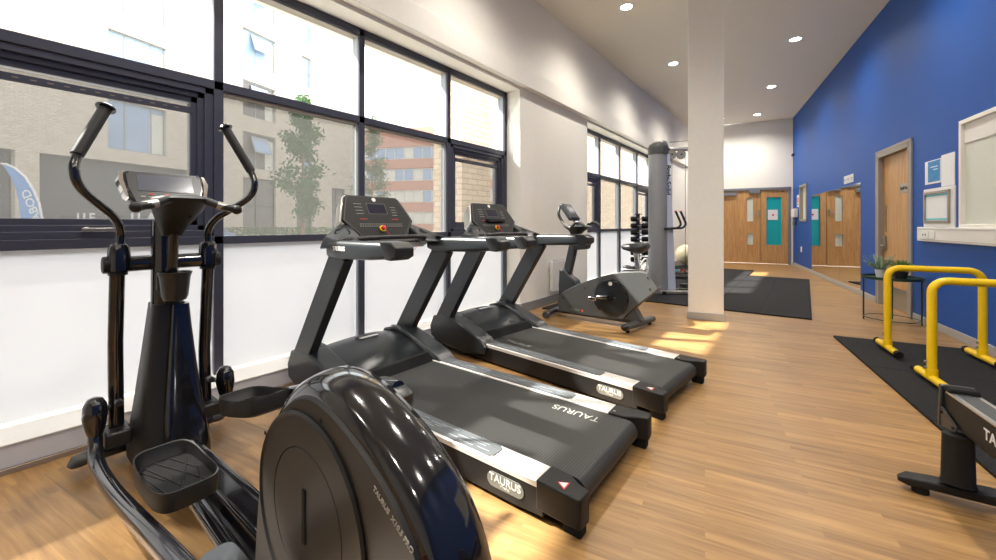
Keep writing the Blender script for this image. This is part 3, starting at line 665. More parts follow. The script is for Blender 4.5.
for s in (-1, 1): MB(CX_).loft([[(-.012, s*.146, -.06), (.018, s*.140, -.06), (.022, s*.152, -.055), (-.01, s*.158, -.05)], [(-.012, s*.158, .03), (.018, s*.152, .03), (.022, s*.170, .03), (-.01, s*.175, .03)], [(-.012, s*.158, .085), (.012, s*.150, .085), (.014, s*.160, .08), (-.01, s*.168, .08)]]).build('console_side_trim', M_chrome, cn, ang=60)
# cup holder
cu = MB().lathe([(0, 0), (.042, 0), (.050, .02), (.058, .105), (.064, .125), (.066, .13), (.060, .132), (.054, .12), (.046, .03), (0, .025)], (-2.335, Y0+.008, .80)).build('cup_holder', M_black, el)
MB().box(-2.42, -2.37, Y0-.05, Y0+.05, .84, .93).build('holder_bracket', M_black, cu, bevel=.01)

# ------------------------------------------------------------------ exercise bike
bk = thing('exercise_bike', (-1.9, 4.47, 0), 0, 'grey upright exercise bike standing by the white wall beyond the treadmills', 'exercise bike')
bo = [(-2.43, .075), (-1.70, .085), (-1.60, .13), (-1.43, .30), (-1.26, .455), (-1.255, .49), (-1.34, .60), (-1.40, .635), (-1.52, .63), (-1.72, .60), (-2.01, .505), (-2.27, .385), (-2.43, .27), (-2.455, .18)]
body = MB().prism(smooth_poly(bo+[bo[0]], 3)[:-1], 'y', 4.385, 4.555).build('body_shell', M_grey2, bk, bevel=.012)
dk = MB().lathe([(.212, 0), (.212, .006), (.205, .010), (0, .012)], (-1.765, 4.385, .320), seg=44, axis=(0, -1, 0)).build('crank_disc', M_gloss, body)
MB().lathe([(.19, 0.0105), (.19, .0118), (0, .0125)], (-1.765, 4.385, .325), seg=44, axis=(0, -1, 0)).build('disc_face', M_grey, dk)
for a in range(4):
    pass
MB().box(-1.83, -1.70, 4.3705, 4.3715, .322, .328).build('disc_lettering', M_printg, dk)
cr_ = MB().beam((-1.765, 4.355, .325), (-1.93, 4.35, .31), .02, .035).build('crank_arm', M_chrome, bk, bevel=.004)
MB().lathe([(0, 0), (.04, 0), (.045, .02), (.03, .05), (0, .05)], (-1.765, 4.37, .325), axis=(0, -1, 0)).build('crank_hub', M_gloss, cr_)
MB().box(-1.99, -1.89, 4.26, 4.34, .285, .325).build('pedal', M_chrome, bk, bevel=.008)
MB().box(-1.62, -1.52, 4.60, 4.68, .31, .35).build('pedal', M_black, bk, bevel=.008)
MB().beam((-1.765, 4.58, .325), (-1.57, 4.59, .33), .02, .03).build('crank_arm', M_chrome, bk, bevel=.004)
MB().lathe([(0, 0), (.022, 0), (.022, .004), (0, .004)], (-1.765, 4.373, .48), axis=(0, -1, 0)).build('round_badge', M_print, body)
text('body_lettering', 'TAURUS', .03, M_printg, (-2.21, 4.3845, .125), (1, 0, 0), (0, 0, 1), bk)
MB().box(-2.13, -2.105, 4.382, 4.3848, .115, .135).build('orange_mark', M_orange, body)
for xx, zz in ((-2.38, .25), (-2.08, .40), (-1.35, .58), (-1.33, .46), (-1.62, .17)): MB().cyl((xx, 4.38, zz), (xx, 4.386, zz), .009, seg=10).build('screw_cap', M_rubber, body)
MB().box(-2.5, -1.46, 4.445, 4.495, .045, .085).build('base_frame', M_grey2, bk, bevel=.006)
MB().prism([(-1.62, .085), (-1.42, .085), (-1.50, .22), (-1.40, .33), (-1.62, .15)], 'y', 4.41, 4.53).build('rear_strut', M_grey2, bk, bevel=.01)
a, b_ = Vector((-1.52, 4.17, .06)), Vector((-1.42, 4.76, .06))
rs = MB().tube([a, b_], .044, seg=16, flat=.8).build('rear_stabiliser', M_grey2, bk)
for p in (a, b_):
    q = MB().sph(p, (.045, .045, .036), 12).build('stabiliser_cap', M_black, rs)
for p in (a+Vector((.01, .05, 0)), b_-Vector((.01, .05, 0))): MB().cyl((p.x, p.y, 0), (p.x, p.y, .05), .02).build('levelling_foot', M_rubber, rs)
a, b_ = Vector((-2.53, 4.24, .06)), Vector((-2.55, 4.70, .06))
rs = MB().tube([a, b_], .034, seg=16).build('front_stabiliser', M_black, bk)
for p in (a, b_): MB().cyl((p.x, p.y-.025, .045), (p.x, p.y+.025, .045), .045).build('transport_wheel', M_grey2, rs, bevel=.005)
MB().prism([(-2.44, .22), (-2.18, .36), (-2.22, .47), (-2.30, .52), (-2.36, .6), (-2.44, .6), (-2.455, .4)], 'y', 4.40, 4.54).build('mast_collar', M_grey, bk, bevel=.015)
MB().beam((-2.37, 4.47, .5), (-2.22, 4.47, 1.12), .08, .10, up=(1, 0, 0)).build('mast', M_grey, bk, bevel=.012)
MB().hexa([(-2.26, 4.38, .84), (-2.08, 4.40, .86), (-2.08, 4.54, .86), (-2.26, 4.56, .84), (-2.23, 4.38, .97), (-2.06, 4.40, .955), (-2.06, 4.54, .955), (-2.23, 4.56, .97)]).build('bottle_pod', M_grey, bk, bevel=.02, seg=3)
hbk = MB()
for s in (-1, 1):
    hbk.tube([(-2.42, 4.47+s*.09, 1.37), (-2.40, 4.47+s*.15, 1.28), (-2.32, 4.47+s*.17, 1.17), (-2.22, 4.47+s*.19, 1.12), (-2.14, 4.47+s*.21, 1.18), (-2.08, 4.47+s*.22, 1.175), (-2.03, 4.47+s*.225, 1.14)], .017, smooth=5)
hb2 = hbk.build('handlebar', M_black, bk)
MB().tube([(-2.40, 4.32, 1.27), (-2.32, 4.298, 1.165), (-2.22, 4.28, 1.12)], .0185, smooth=5).build('pulse_sensor', M_steel, hb2)
MB().loft([er(-2.25, 4.47, 1.02, .05, .045), er(-2.23, 4.47, 1.08, .09, .09), er(-2.22, 4.47, 1.13, .16, .15), er(-2.24, 4.47, 1.15, .14, .13)]).build('console_bracket', M_grey, bk, ang=60)
KX = Matrix.Translation((-2.32, 4.47, 1.31)) @ Matrix.Rotation(R(-36), 4, 'Y')
kc = MB(KX).box(-.03, .015, -.13, .13, -.12, .13).build('console', M_grey, bk, bevel=.02, seg=3)
MB(KX).box(.0155, .018, -.075, .075, -.03, .08).build('display', M_screen, kc, bevel=.001)
MB(KX).box(.0155, .02, -.085, .085, -.10, -.05).build('key_panel', M_black, kc, bevel=.004)
# seat
MB().beam((-1.47, 4.47, .58), (-1.51, 4.47, .86), .045, .045, up=(1, 0, 0)).build('seat_post', M_chrome, bk, bevel=.006)
MB().box(-1.66, -1.38, 4.43, 4.51, .62, .655).build('seat_slider', M_chrome, bk, bevel=.006)
st_ = []
for x, hw, z, th in ((-1.67, .02, .90, .01), (-1.65, .04, .90, .03), (-1.58, .05, .895, .045), (-1.50, .085, .89, .06), (-1.44, .115, .895, .065), (-1.39, .11, .91, .05), (-1.37, .08, .915, .025)):
    st_.append([(x, 4.47+hw*math.cos(2*PI*k/18), z+th*math.sin(2*PI*k/18)) for k in range(18)])
MB().loft(st_).build('saddle', M_black, bk, ang=70)
MB().sph((-1.60, 4.47, .665), (.06, .03, .03), 12).build('adjuster_knob', M_black, bk)
# ------------------------------------------------------------------ dip bars
def dip_bar(a, b, h, label):
    a = Vector(a); b = Vector(b); t = thing('dip_bar', ((a.x+b.x)/2, (a.y+b.y)/2, .018), 0, label, 'dip bar', 'pair of yellow dip bars')
    u = (b-a).normalized(); rb = .085; z0 = .045
    pts = [a+Vector((0, 0, z0))]
    pts += [a+Vector((0, 0, h-rb))]
    for k in range(1, 8):
        an = PI/2*k/8; pts.append(a+u*(rb*(1-math.cos(an)))+Vector((0, 0, h-rb+rb*math.sin(an))))
    pts += [a+u*rb+Vector((0, 0, h)), b-u*rb+Vector((0, 0, h))]
    for k in range(1, 8):
        an = PI/2*k/8; pts.append(b-u*rb+u*(rb*math.sin(an))+Vector((0, 0, h-rb+rb*math.cos(an))))
    pts += [b+Vector((0, 0, h-rb)), b+Vector((0, 0, z0))]
    MB().tube(pts, .0265, seg=22).build('bar', M_yellow, t, ang=60)
    w = Vector((-u.y, u.x, 0))
    for p in (a, b):
        f = MB().cyl(p-w*.22+Vector((0, 0, .045)), p+w*.22+Vector((0, 0, .045)), .0265).build('foot_tube', M_yellow, t)
        for s in (-1, 1): MB().cyl(p+w*s*.20+Vector((0, 0, .045)), p+w*s*.25+Vector((0, 0, .045)), .0285).build('rubber_end', M_rubber, f, bevel=.006)
        MB().lathe([(.0, 0), (.032, 0), (.032, .06), (0, .06)], p+Vector((0, 0, .05))).build('socket', M_yellow, t)
        for z in (.12, .16): MB().cyl(p-u*.026+Vector((0, 0, z)), p-u*.040+Vector((0, 0, z)), .008, seg=8).build('bolt', M_steel, t)
    return t
ua = (bn)
A0 = Vector((.575, 4.93, .018)); dip_bar(A0, A0+bn*.585, .752, 'yellow tubular dip bar, the farther of the pair, in front of the plant table')
B0 = Vector((.707, 4.12, .018)); dip_bar(B0, B0+bn*.585, .738, 'yellow tubular dip bar, the nearer of the pair, beside the rowing machine')

# ------------------------------------------------------------------ rubber tiles
def tiles(o, ux, uy, nx, ny, w, h, labels, group, th=.018, gap=.004, size=None):
    o = Vector(o); ux = Vector(ux).normalized(); uy = Vector(uy).normalized(); k = 0
    for j in range(ny):
        for i in range(nx):
            ww = w[i] if isinstance(w, list) else w; xx = sum(w[:i]) if isinstance(w, list) else w*i
            hh = h[j] if isinstance(h, list) else h; yy = sum(h[:j]) if isinstance(h, list) else h*j
            lb = labels[k]; k += 1
            if lb is None: continue
            p = o+ux*(xx+gap/2)+uy*(yy+gap/2)
            P = [p, p+ux*(ww-gap), p+ux*(ww-gap)+uy*(hh-gap), p+uy*(hh-gap)]
            ob = MB().prism([(q.x, q.y) for q in P], 'z', 0, th).build('rubber_floor_tile', M_tile, bevel=.002)
            tag(ob, lb, 'floor mat', group)
# mat by the dip bars: corner at (.23,5.35), along bn to the wall, and towards the viewer along -bd
MT0 = Vector((.225, 5.36, 0)) if False else onz(833, 337, 0)
tiles(MT0, bn, -bd, 1, 3, 1.0, 1.0, ['black rubber floor tile under the farther yellow dip bar, reaching to the blue wall', 'black rubber floor tile under the nearer yellow dip bar', 'black rubber floor tile beside the rowing machine, mostly outside the photo'], 'black rubber tiles under the dip bars')
# back mats: near right corner
Q0 = onz(812, 320.5, 0)
def quad_tile(P, lb):
    c = sum((Vector(p) for p in P), Vector((0, 0)))/4
    P = [Vector(p)+(c-Vector(p)).normalized()*.004 for p in P]
    tag(MB().prism([(p.x, p.y) for p in P], 'z', 0, .018).build('rubber_floor_tile', M_tile, bevel=.002), lb, 'floor mat', 'black rubber tiles of the back mat')
qx = Q0.x; qy = Q0.y
X0, X1, X2, X3, X4 = qx, -.48, -1.03, -1.85, XW+.09
YF, YM, YR, YE = 6.08, 8.3, 10.56, 11.8
quad_tile([(X0, YF+.04), (X0, YR), (X1, YR), (X1, YF+.02)], 'long black rubber floor tile at the right edge of the back mat')
quad_tile([(X1, YF+.02), (X1, YR), (X2, YR), (X2, YF)], 'sunlit black rubber floor tile of the back mat, its front edge just right of the pillar')
quad_tile([(X2, YF), (X2, YM), (X3, YM), (X3, YF)], 'black rubber floor tile of the back mat directly behind the pillar')
quad_tile([(X2, YM), (X2, YE), (X3, YE), (X3, YM)], 'black rubber floor tile of the back mat jutting out farthest towards the double doors')
quad_tile([(X3, YF-.02), (X3, YM), (X4, YM), (X4, YF-.02)], 'black rubber floor tile under the silver cable machine')
quad_tile([(X3, YM), (X3, YE), (X4, YE), (X4, YM)], 'black rubber floor tile under the low ball rack, by the far window')
pa_ = [onz(625, 302.5, 0), onz(608, 317, 0)]
quad_tile([(X3-.1, YF-.025), (X4, YF-.025), (X4, pa_[1].y-.1), (pa_[1].x, pa_[1].y)], 'black rubber floor tile behind the rear foot of the exercise bike')

# ------------------------------------------------------------------ plant table and plants
pc = Vector((.80, 6.56, 0))
tt = thing('side_table', (pc.x, pc.y, 0), 0, 'round dark green metal table with thin legs, against the blue wall by the staff door', 'table')
X = Matrix.Translation(pc) @ Matrix.Rotation(R(-18), 4, 'Z')
MB(X).lathe([(0, .512), (.265, .512), (.268, .517), (.268, .545), (.264, .545), (.262, .52), (0, .52)], (0, 0, 0), seg=40).build('table_top', M_green, tt)
for a_ in (15, 100, 190, 280):
    x, y = .245*math.cos(R(a_)), .245*math.sin(R(a_)); MB(X).cyl((x, y, 0), (x, y, .515), .008, seg=10).build('leg', M_green, tt)
MB(X).tube([(.243*math.cos(R(a_)), .243*math.sin(R(a_)), .05) for a_ in range(0, 361, 15)], .005, seg=8).build('foot_ring', M_green, tt)
def plant(local, label, pot_m, leaf_m, kind, hp):
    p = Vector(local); t = thing('potted_plant', p, 0, label, 'plant', 'potted plants on the green table')
    if kind == 0: MB().lathe([(0, 0), (.036, 0), (.048, hp), (.044, hp), (.04, hp-.012), (0, hp-.012)], p).build('pot', pot_m, t)
    else: MB().lathe([(0, 0), (.055, 0), (.068, hp), (.07, hp), (.062, hp), (.06, hp-.01), (0, hp-.01)], p, seg=20).build('pot', pot_m, t)
    mb = MB(); rr = random.Random(kind+3); sm = MB()
    for k in range(30 if kind == 0 else 190):
        az = rr.random()*2*PI; el_ = R(20+rr.random()*50) if kind == 0 else R(45+rr.random()*42); L = (.15+.11*rr.random()) if kind == 0 else (.12+.08*rr.random())
        base = p+Vector((.02*math.cos(az), .02*math.sin(az), hp-.01)); dr = Vector((math.cos(az)*math.cos(el_), math.sin(az)*math.cos(el_), math.sin(el_)))
        pts = [base+dr*L*s_-Vector((0, 0, .10*L*s_*s_*2)) for s_ in (0, .35, .7, 1)]
        if kind == 0:
            sm.tube(pts, .0018, seg=5)
            for s_ in range(2, 18, 2):
                q = base+dr*L*s_/18-Vector((0, 0, .10*L*(s_/18)**2*s_/18)); 
                for sd in (-1, 1):
                    w_ = dr.cross(Vector((0, 0, 1))).normalized()*sd; e = q+w_*.013+dr*.010
                    nrm = Vector((0, 0, 1)); mb.add([q, q+w_*.006+dr*.012+nrm*.003, e, q+w_*.013-nrm*.002], [(0, 1, 2, 3)])
        else:
            w_ = dr.cross(Vector((0, 0, 1))).normalized()*.005
            mb.add([pts[0]-w_, pts[0]+w_, pts[1]+w_, pts[2]+w_*.8, pts[3], pts[2]-w_*.8, pts[1]-w_], [(0, 1, 2, 6), (2, 3, 5, 6), (3, 4, 5)])
            for s_ in range(2, 8):
                q = base+dr*L*s_/8-Vector((0, 0, .2*L*(s_/8)**2)); a2 = rr.random()*2*PI; v = Vector((math.cos(a2), math.sin(a2), .5))*.016
                mb.add([q, q+v*.6+w_, q+v*1.2, q+v*.6-w_], [(0, 1, 2, 3)])
    mb.build('foliage', leaf_m, t, ang=180)
    if kind == 0: sm.build('stem', leaf_m, t)
    else: sm.bm.free()
plant((.70, 6.55, .5205), 'grey-green trailing fern in a white pot, left plant on the green table', M_potw, M_leaf1, 0, .10)
plant((.88, 6.60, .5205), 'bushy bright green plant in a black pot, right plant on the green table', M_black, M_leaf2, 1, .085)

# ------------------------------------------------------------------ rowing machine (rear end in view)
fc = onz(928, 497, 0)
vdir = (Vector((.6, 2.455, 0))-Vector((.32, 2.44, 0))).normalized()
rw = thing('rowing_machine', (fc.x, fc.y, 0), 0, 'black rowing machine with a silver-topped rail at the right edge of the photo', 'rowing machine')
f0 = onz(897.5, 479, .03); f1 = f0+(onz(996, 505, .03)-f0).normalized()*.56
fd = (f1-f0).normalized(); fn = Vector((-fd.y, fd.x, 0))
rings = []
for s_, zz, hw, hh in ((0, .038, .012, .010), (.03, .045, .032, .022), (.10, .052, .036, .022), (.28, .060, .040, .026), (.46, .052, .036, .022), (.53, .045, .032, .022), (.56, .038, .012, .010)):
    c = f0+fd*s_; rings.append([c+fn*hw*math.copysign(abs(math.cos(a))**.5, math.cos(a))+Vector((0, 0, zz-.03+hh*math.copysign(abs(math.sin(a))**.6, math.sin(a)))) for a in [2*PI*k/16+.1 for k in range(16)]])
ff = MB().loft(rings).build('rear_foot', M_matte, rw, ang=50)
for s_ in (.07, .49):
    c = f0+fd*s_; MB().cyl((c.x, c.y, 0), (c.x, c.y, .04), .028).build('rubber_pad', M_rubber, ff, bevel=.004)
pb = onz(958, 491, .06); pb.z = .03
rdir = (onz(996, 422, .36)-onz(944, 392, .36)); rdir.z = 0
RD = -bd
MB().loft([[pb+fd*.050*sc*math.cos(2*PI*k/22)+fn*.034*sc*math.sin(2*PI*k/22)+Vector((0, 0, z)) for k in range(22)] for z, sc in ((.06, 1.12), (.075, 1.0), (.26, .93))]).build('oval_post', M_matte, rw, ang=50)
# rail: starts above the post, runs towards RD
c0 = pb-RD*.12; c0.z = .022; sdv = Vector((-RD.y, RD.x, 0)); c0 = c0+sdv*.05
def RP(s_, y, z): return c0+RD*s_+sdv*y+Vector((0, 0, z))
rl = MB()
rl.hexa([RP(.0, -.045, .285), RP(1.3, -.045, .285), RP(1.3, .045, .285), RP(.0, .045, .285), RP(0, -.045, .405), RP(1.3, -.045, .405), RP(1.3, .045, .405), RP(0, .045, .405)])
rr_ = rl.build('seat_rail', M_matte, rw, bevel=.004)
MB().hexa([RP(.02, -.048, .405), RP(1.3, -.048, .405), RP(1.3, .048, .405), RP(.02, .048, .405), RP(.02, -.048, .412), RP(1.3, -.048, .412), RP(1.3, .048, .412), RP(.02, .048, .412)]).build('rail_top', M_silver, rr_)
MB().hexa([RP(.06, -.030, .411), RP(1.3, -.030, .411), RP(1.3, .030, .411), RP(.06, .030, .411), RP(.06, -.030, .4135), RP(1.3, -.030, .4135), RP(1.3, .030, .4135), RP(.06, .030, .4135)]).build('rail_insert', M_grey2, rr_)
ep = MB()
ep.hexa([RP(-.022, -.06, .25), RP(.0, -.06, .25), RP(.0, .06, .25), RP(-.022, .06, .25), RP(-.022, -.055, .43), RP(0, -.055, .43), RP(0, .055, .43), RP(-.022, .055, .43)])
for s in (-1, 1):
    P = [RP(-.02, s*.056, .25), RP(.12, s*.056, .272), RP(.12, s*.056, .30), RP(-.02, s*.056, .345)]; Q = [p-sdv*s*.008 for p in P]
    ep.hexa([P[0], P[1], Q[1], Q[0], P[3], P[2], Q[2], Q[3]])
e_ = ep.build('end_bracket', M_grey, rw, bevel=.004)
for s_, z in ((.01, .315), (.10, .285)): MB().cyl(RP(s_, -.056, z), RP(s_, -.060, z), .006, seg=10).build('bracket_bolt', M_rubber, e_)
MB().hexa([RP(.0, -.05, .412), RP(.05, -.05, .412), RP(.05, .05, .412), RP(.0, .05, .412), RP(0, -.045, .432), RP(.05, -.045, .432), RP(.05, .045, .432), RP(0, .045, .432)]).build('end_stop', M_rubber, rw, bevel=.006)
MB().tube([RP(.12, -.0, .262), RP(1.3, -.0, .262)], .014).build('lower_tube', M_black, rw)
text('rail_lettering', 'TAURUS', .056, M_print, RP(.385, -.0455, .35), RD, (0, 0, 1), rw, bold=.001)
hd_ = RP(1.3, 0, 0)
MB().hexa([RP(1.22, -.10, .10), RP(1.75, -.10, .10), RP(1.75, .10, .10), RP(1.22, .10, .10), RP(1.3, -.09, .62), RP(1.65, -.09, .72), RP(1.65, .09, .72), RP(1.3, .09, .62)]).build('flywheel_cage', M_black, rw, bevel=.03, seg=3)
fq = RP(1.5, 0, 0); MB().beam(fq+sdv*.25+Vector((0, 0, .03)), fq-sdv*.25+Vector((0, 0, .03)), .06, .06).box(fq.x-.04, fq.x+.04, fq.y-.04, fq.y+.04, .03, .14).build('front_foot', M_matte, rw, bevel=.006)

# ------------------------------------------------------------------ cable machine
G0 = Vector((-1.98, 6.98, 0)); gy = Vector((.79, .612, 0)); gx = Vector((.612, -.79, 0))
TZ = .018
gm = thing('cable_machine', (G0.x, G0.y, TZ), 0, 'tall silver cable weight machine with a round shrouded column, left of the pillar', 'gym machine')
MB().lathe([(.152, TZ), (.152, 2.34), (0, 2.34), ], G0, seg=36).build('column_shroud', mat('silver_grey_shroud', s2l(150, 153, 158), .38, .35), gm)
MB().loft([[G0+Vector((.162*sc*math.cos(2*PI*k/30), .162*sc*math.sin(2*PI*k/30), z+dz*math.cos(2*PI*k/30-PI/4-.2))) for k in range(30)] for z, sc, dz in ((2.33, 1, 0), (2.44, 1.0, 0), (2.47, .99, 0.02), (2.53, .86, .03), (2.56, .5, .02))]).build('column_cap', M_grey2, gm, ang=60)
# flat side panel
pp = G0+gy*.17
def GP(a, b, z): return G0+gy*a+gx*b+Vector((0, 0, z))
pn = MB().hexa([GP(.13, .08, .06), GP(.26, .08, .06), GP(.26, .10, .06), GP(.13, .10, .06), GP(.08, .08, 2.33), GP(.16, .08, 2.33), GP(.16, .10, 2.33), GP(.08, .10, 2.33)]).build('side_panel', mat('pale_blue_panel', s2l(188, 196, 216), .4), gm, bevel=.004)
text('panel_lettering', 'Body-Solid', .115, M_black, GP(.128, .102, 1.90), (0, 0, -1), gy, gm, bold=.003)
MB().cyl(GP(.16, .05, 2.42), GP(.95, .05, 2.44), .035).build('top_beam', M_silver, gm)
for a_ in (.20, .36):
    pw = MB().lathe([(0, -.015), (.075, -.015), (.078, -.010), (.065, 0), (.078, .010), (.075, .015), (0, .015)], GP(a_, .07, 2.33), axis=gx).build('pulley', M_printg, gm)
    MB().cyl(GP(a_, .083, 2.33), GP(a_, .09, 2.33), .014).build('pulley_bolt', M_black, pw)
MB().cyl(GP(.205, .07, 2.3), GP(.205, .07, .5), .004, seg=6).cyl(GP(.43, .07, 2.33), GP(.43, .07, .2), .004, seg=6).build('steel_cable', M_black, gm)
MB().cyl(GP(.18, .05, 2.54), GP(.95, .05, 2.60), .006, seg=8).build('tie_rod', M_steel, gm)
for k, (a_, b_) in enumerate(((.30, .14), (.40, .10))):
    h_ = MB().tube([GP(.04, b_+.03, 1.09), GP(a_-.10, b_, 1.095), GP(a_-.02, b_, 1.11), GP(a_+.02, b_, 1.17), GP(a_-.02, b_, 1.28), GP(a_-.06, b_, 1.37)], .018, smooth=6).build('press_handle', M_black, gm)
    MB().cyl(GP(a_-.062, b_, 1.372), GP(a_-.065, b_, 1.385), .021).build('red_end', M_red, h_)
MB().cyl(GP(.86, .05, TZ), GP(.86, .05, 2.45), .04).build('rear_post', M_silver, gm)
MB().beam(GP(-.05, .22, .05), GP(1.0, .22, .05), .07, .05).build('base_rail', M_silver, gm, bevel=.006)
MB().beam(GP(-.02, 0, .045), GP(1.0, 0, .045), .09, .055).beam(GP(0, -.1, .045), GP(0, .26, .045), .07, .055).build('base_frame', M_black, gm, bevel=.006)
ws = MB()
for k in range(9): ws.hexa([GP(.36, .0, .10+k*.035), GP(.60, .0, .10+k*.035), GP(.60, .10, .10+k*.035), GP(.36, .10, .10+k*.035), GP(.36, .0, .13+k*.035), GP(.60, .0, .13+k*.035), GP(.60, .10, .13+k*.035), GP(.36, .10, .13+k*.035)]) if k < 2 else None
ws.build('weight_plate', M_black, gm, bevel=.003)

# ------------------------------------------------------------------ dumbbell tower
D0 = depth(638, 250, 8.05); D0.z = TZ
dr_ = thing('dumbbell_rack', D0, 0, 'upright black dumbbell tree by the far window, behind the bike saddle', 'rack')
def DP(a, b, z): return Vector((D0.x, D0.y, 0))+VR*a-VD*b+Vector((0, 0, z))
MB().beam(DP(0, 0, TZ), DP(0, 0, 1.36), .06, .06, up=(1, 0, 0)).build('post', M_grey, dr_, bevel=.004)
MB().beam(DP(-.22, 0, .045), DP(.22, 0, .045), .06, .05).beam(DP(0, -.22, .045), DP(0, .25, .045), .06, .05).build('base', M_grey, dr_, bevel=.004)
MB().lathe([(0, 0), (.07, 0), (.07, .02), (0, .02)], DP(0, 0, 1.36)).build('top_cap', M_black, dr_)
tn = ['top', 'second', 'third', 'fourth', 'fifth', 'sixth', 'bottom']
dproto = None
for k in range(7):
    z = 1.27-k*.135
    MB().beam(DP(-.10, .06, z-.062), DP(.10, .06, z-.062), .10, .012).beam(DP(0, 0, z-.055), DP(0, .06, z-.055), .04, .02).build('cradle', M_grey, dr_, bevel=.002)
    c = DP(0, .075, z)
    if dproto is None:
        dproto = thing('dumbbell', c, 0, 'x', 'dumbbell')
        MB().cyl(DP(-.15, .075, z), DP(.15, .075, z), .013).build('handle', M_chrome, dproto)
        for s in (-1, 1): MB().tube([DP(s*.055, .075, z), DP(s*.165, .075, z)], .057, seg=6).build('head', M_rubber, dproto, bevel=.008)
        d_ = dproto
    else: d_ = dup(dproto, c, 0, 'x')
    d_['label'] = 'black hexagonal dumbbell on the %s tier of the dumbbell tree' % tn[k]; d_['group'] = 'dumbbells on the tree rack'
# ------------------------------------------------------------------ ball and small weights on a low rack
SB = depth(686, 256, 8.6)
lr = thing('storage_rack', (SB.x, SB.y, TZ), 0, 'low black two-shelf rack under the exercise ball, behind the pillar', 'rack')
def SP(a, b, z): return Vector((SB.x, SB.y, 0))+VR*a-VD*b+Vector((0, 0, z))
def slab(a0, a1, b0, b1, z0, z1): return [SP(a0, b0, z0), SP(a1, b0, z0), SP(a1, b1, z0), SP(a0, b1, z0), SP(a0, b0, z1), SP(a1, b0, z1), SP(a1, b1, z1), SP(a0, b1, z1)]
MB().hexa(slab(-.36, .36, -.16, .16, .255, .28)).build('shelf', M_black, lr, bevel=.006)
MB().hexa(slab(-.36, .36, -.16, .20, .125, .145)).build('shelf', M_black, lr, bevel=.004)
for a_ in (-.34, .34):
    for b_ in (-.14, .14): MB().beam(SP(a_, b_, TZ), SP(a_, b_, .27), .03, .03, up=(1, 0, 0)).build('leg', M_grey, lr)
MB().lathe([(.10, 0), (.14, .0), (.14, .012), (.10, .012)], SP(0, 0, .28)).build('ball_cradle', M_black, lr)
bl_ = MB().sph(SP(0, 0, .296+.215), .215, 32).build('exercise_ball', M_ball, ang=80); tag(bl_, 'pearly beige exercise ball half hidden behind the pillar, on a low black rack', 'exercise ball')
for nm, a_, m_, lb in (('teal', -.255, M_teal, 'small teal dumbbell at the left end of the low rack, beside the cable machine'), ('coral', -.13, M_coral, 'small coral-red dumbbell between the teal and pink ones on the low rack'), ('pink', .04, M_pink, 'small pink dumbbell at the pillar edge on the low rack')):
    c = SP(a_, .12, .181); t = thing('dumbbell', c, 0, lb, 'dumbbell', 'small coloured dumbbells on the low rack')
    MB().cyl(c-VR*.05, c+VR*.05, .014).build('handle', m_, t)
    for s in (-1, 1): MB().tube([c+VR*s*.025, c+VR*s*.058], .033, seg=6).build('head', m_, t, bevel=.005)
# chrome framed machine behind the saddle
fq = depth(640, 285, 7.0); fq.z = TZ
cf = thing('tubular_frame_machine', (fq.x, fq.y, TZ), 0, 'machine with curved white tubular frame between the bike saddle and the silver column', 'gym machine')
def FQ(a, b, z): return Vector((fq.x, fq.y, 0))+VR*a-VD*b+Vector((0, 0, z))
MB().tube([FQ(-.22, 0, .05), FQ(-.20, 0, .25), FQ(-.05, 0, .36), FQ(.02, 0, .45), FQ(.08, 0, .55), FQ(.13, 0, .52), FQ(.10, 0, .38), FQ(.0, 0, .22), FQ(-.02, 0, .05)], .018, smooth=5).build('curved_tube', M_plastic, cf)
MB().tube([FQ(-.25, 0, .035), FQ(.1, 0, .035)], .022).build('base_tube', M_plastic, cf)
MB().beam(FQ(-.25, .0, .38), FQ(0, 0, .42), .12, .05).build('pad', M_black, cf, bevel=.012)

# ------------------------------------------------------------------ panel heater on the pier
h0 = onx(548.8, 276, XW); h1 = onx(561, 276, XW); ht = onx(549, 261, XW).z; hb_ = onx(549, 292, XW).z
ph = thing('panel_heater', (XW, (h0.y+h1.y)/2, hb_), 0, 'small white electric panel heater on the white pier behind the bike', 'heater')
MB().box(XW+.015, XW+.06, h0.y, h1.y+.05, hb_, ht).build('heater_body', M_plastic, ph, bevel=.008)
MB().box(XW, XW+.016, h0.y+.05, h1.y, hb_+.05, ht-.05).build('wall_bracket', M_grey2, ph)
MB().box(XW+.02, XW+.055, h0.y+.02, h1.y+.03, ht-.001, ht+.002).build('grille', M_grey2, ph)

# ------------------------------------------------------------------ blue wall fittings (X=-s, Y=inward)
def WB(): return MB(MWL)
def wthing(name, s, z, label, cat, group=None):
    p = MWL @ Vector((-s, 0, z)); return thing(name, p, R(90)+T, label, cat, group)
# door to the staff room: frame, recessed leaf
d2 = bpy.data.objects.new('door_1', None); COL.objects.link(d2); d2.location = MWL @ Vector((-6.91, 0, 0)); WM[d2.name] = Matrix.Translation(d2.location); struct(d2)
fr = WB(); a, b_ = -7.44, -6.38
fr.box(a-.0, a+.06, -.17, .018, 0, 2.18).box(b_-.06, b_, -.17, .018, 0, 2.18).box(a, b_, -.17, .018, 2.12, 2.18)
fr.box(a-.04, a, 0, .02, 0, 2.22).box(b_, b_+.04, 0, .02, 0, 2.22).box(a-.04, b_+.04, 0, .02, 2.18, 2.22)
fr.build('door_frame', M_cream, d2, bevel=.003)
lf = WB().box(a+.065, b_-.065, -.09, -.045, .005, 2.118).build('door_leaf', M_door, d2)
WB().box(a+.08, b_-.08, -.045, -.043, .02, .30).build('kick_plate', M_steel, lf)
sgn = WB().box(-7.27, -6.99, -.045, -.041, 1.57, 1.69).build('door_sign', M_steel, lf, bevel=.001)
text('sign_lettering', 'Staff Only', .062, M_black, MWL @ Vector((-7.13, -.0395, 1.63)), -bd, (0, 0, 1), d2, bold=.0006)
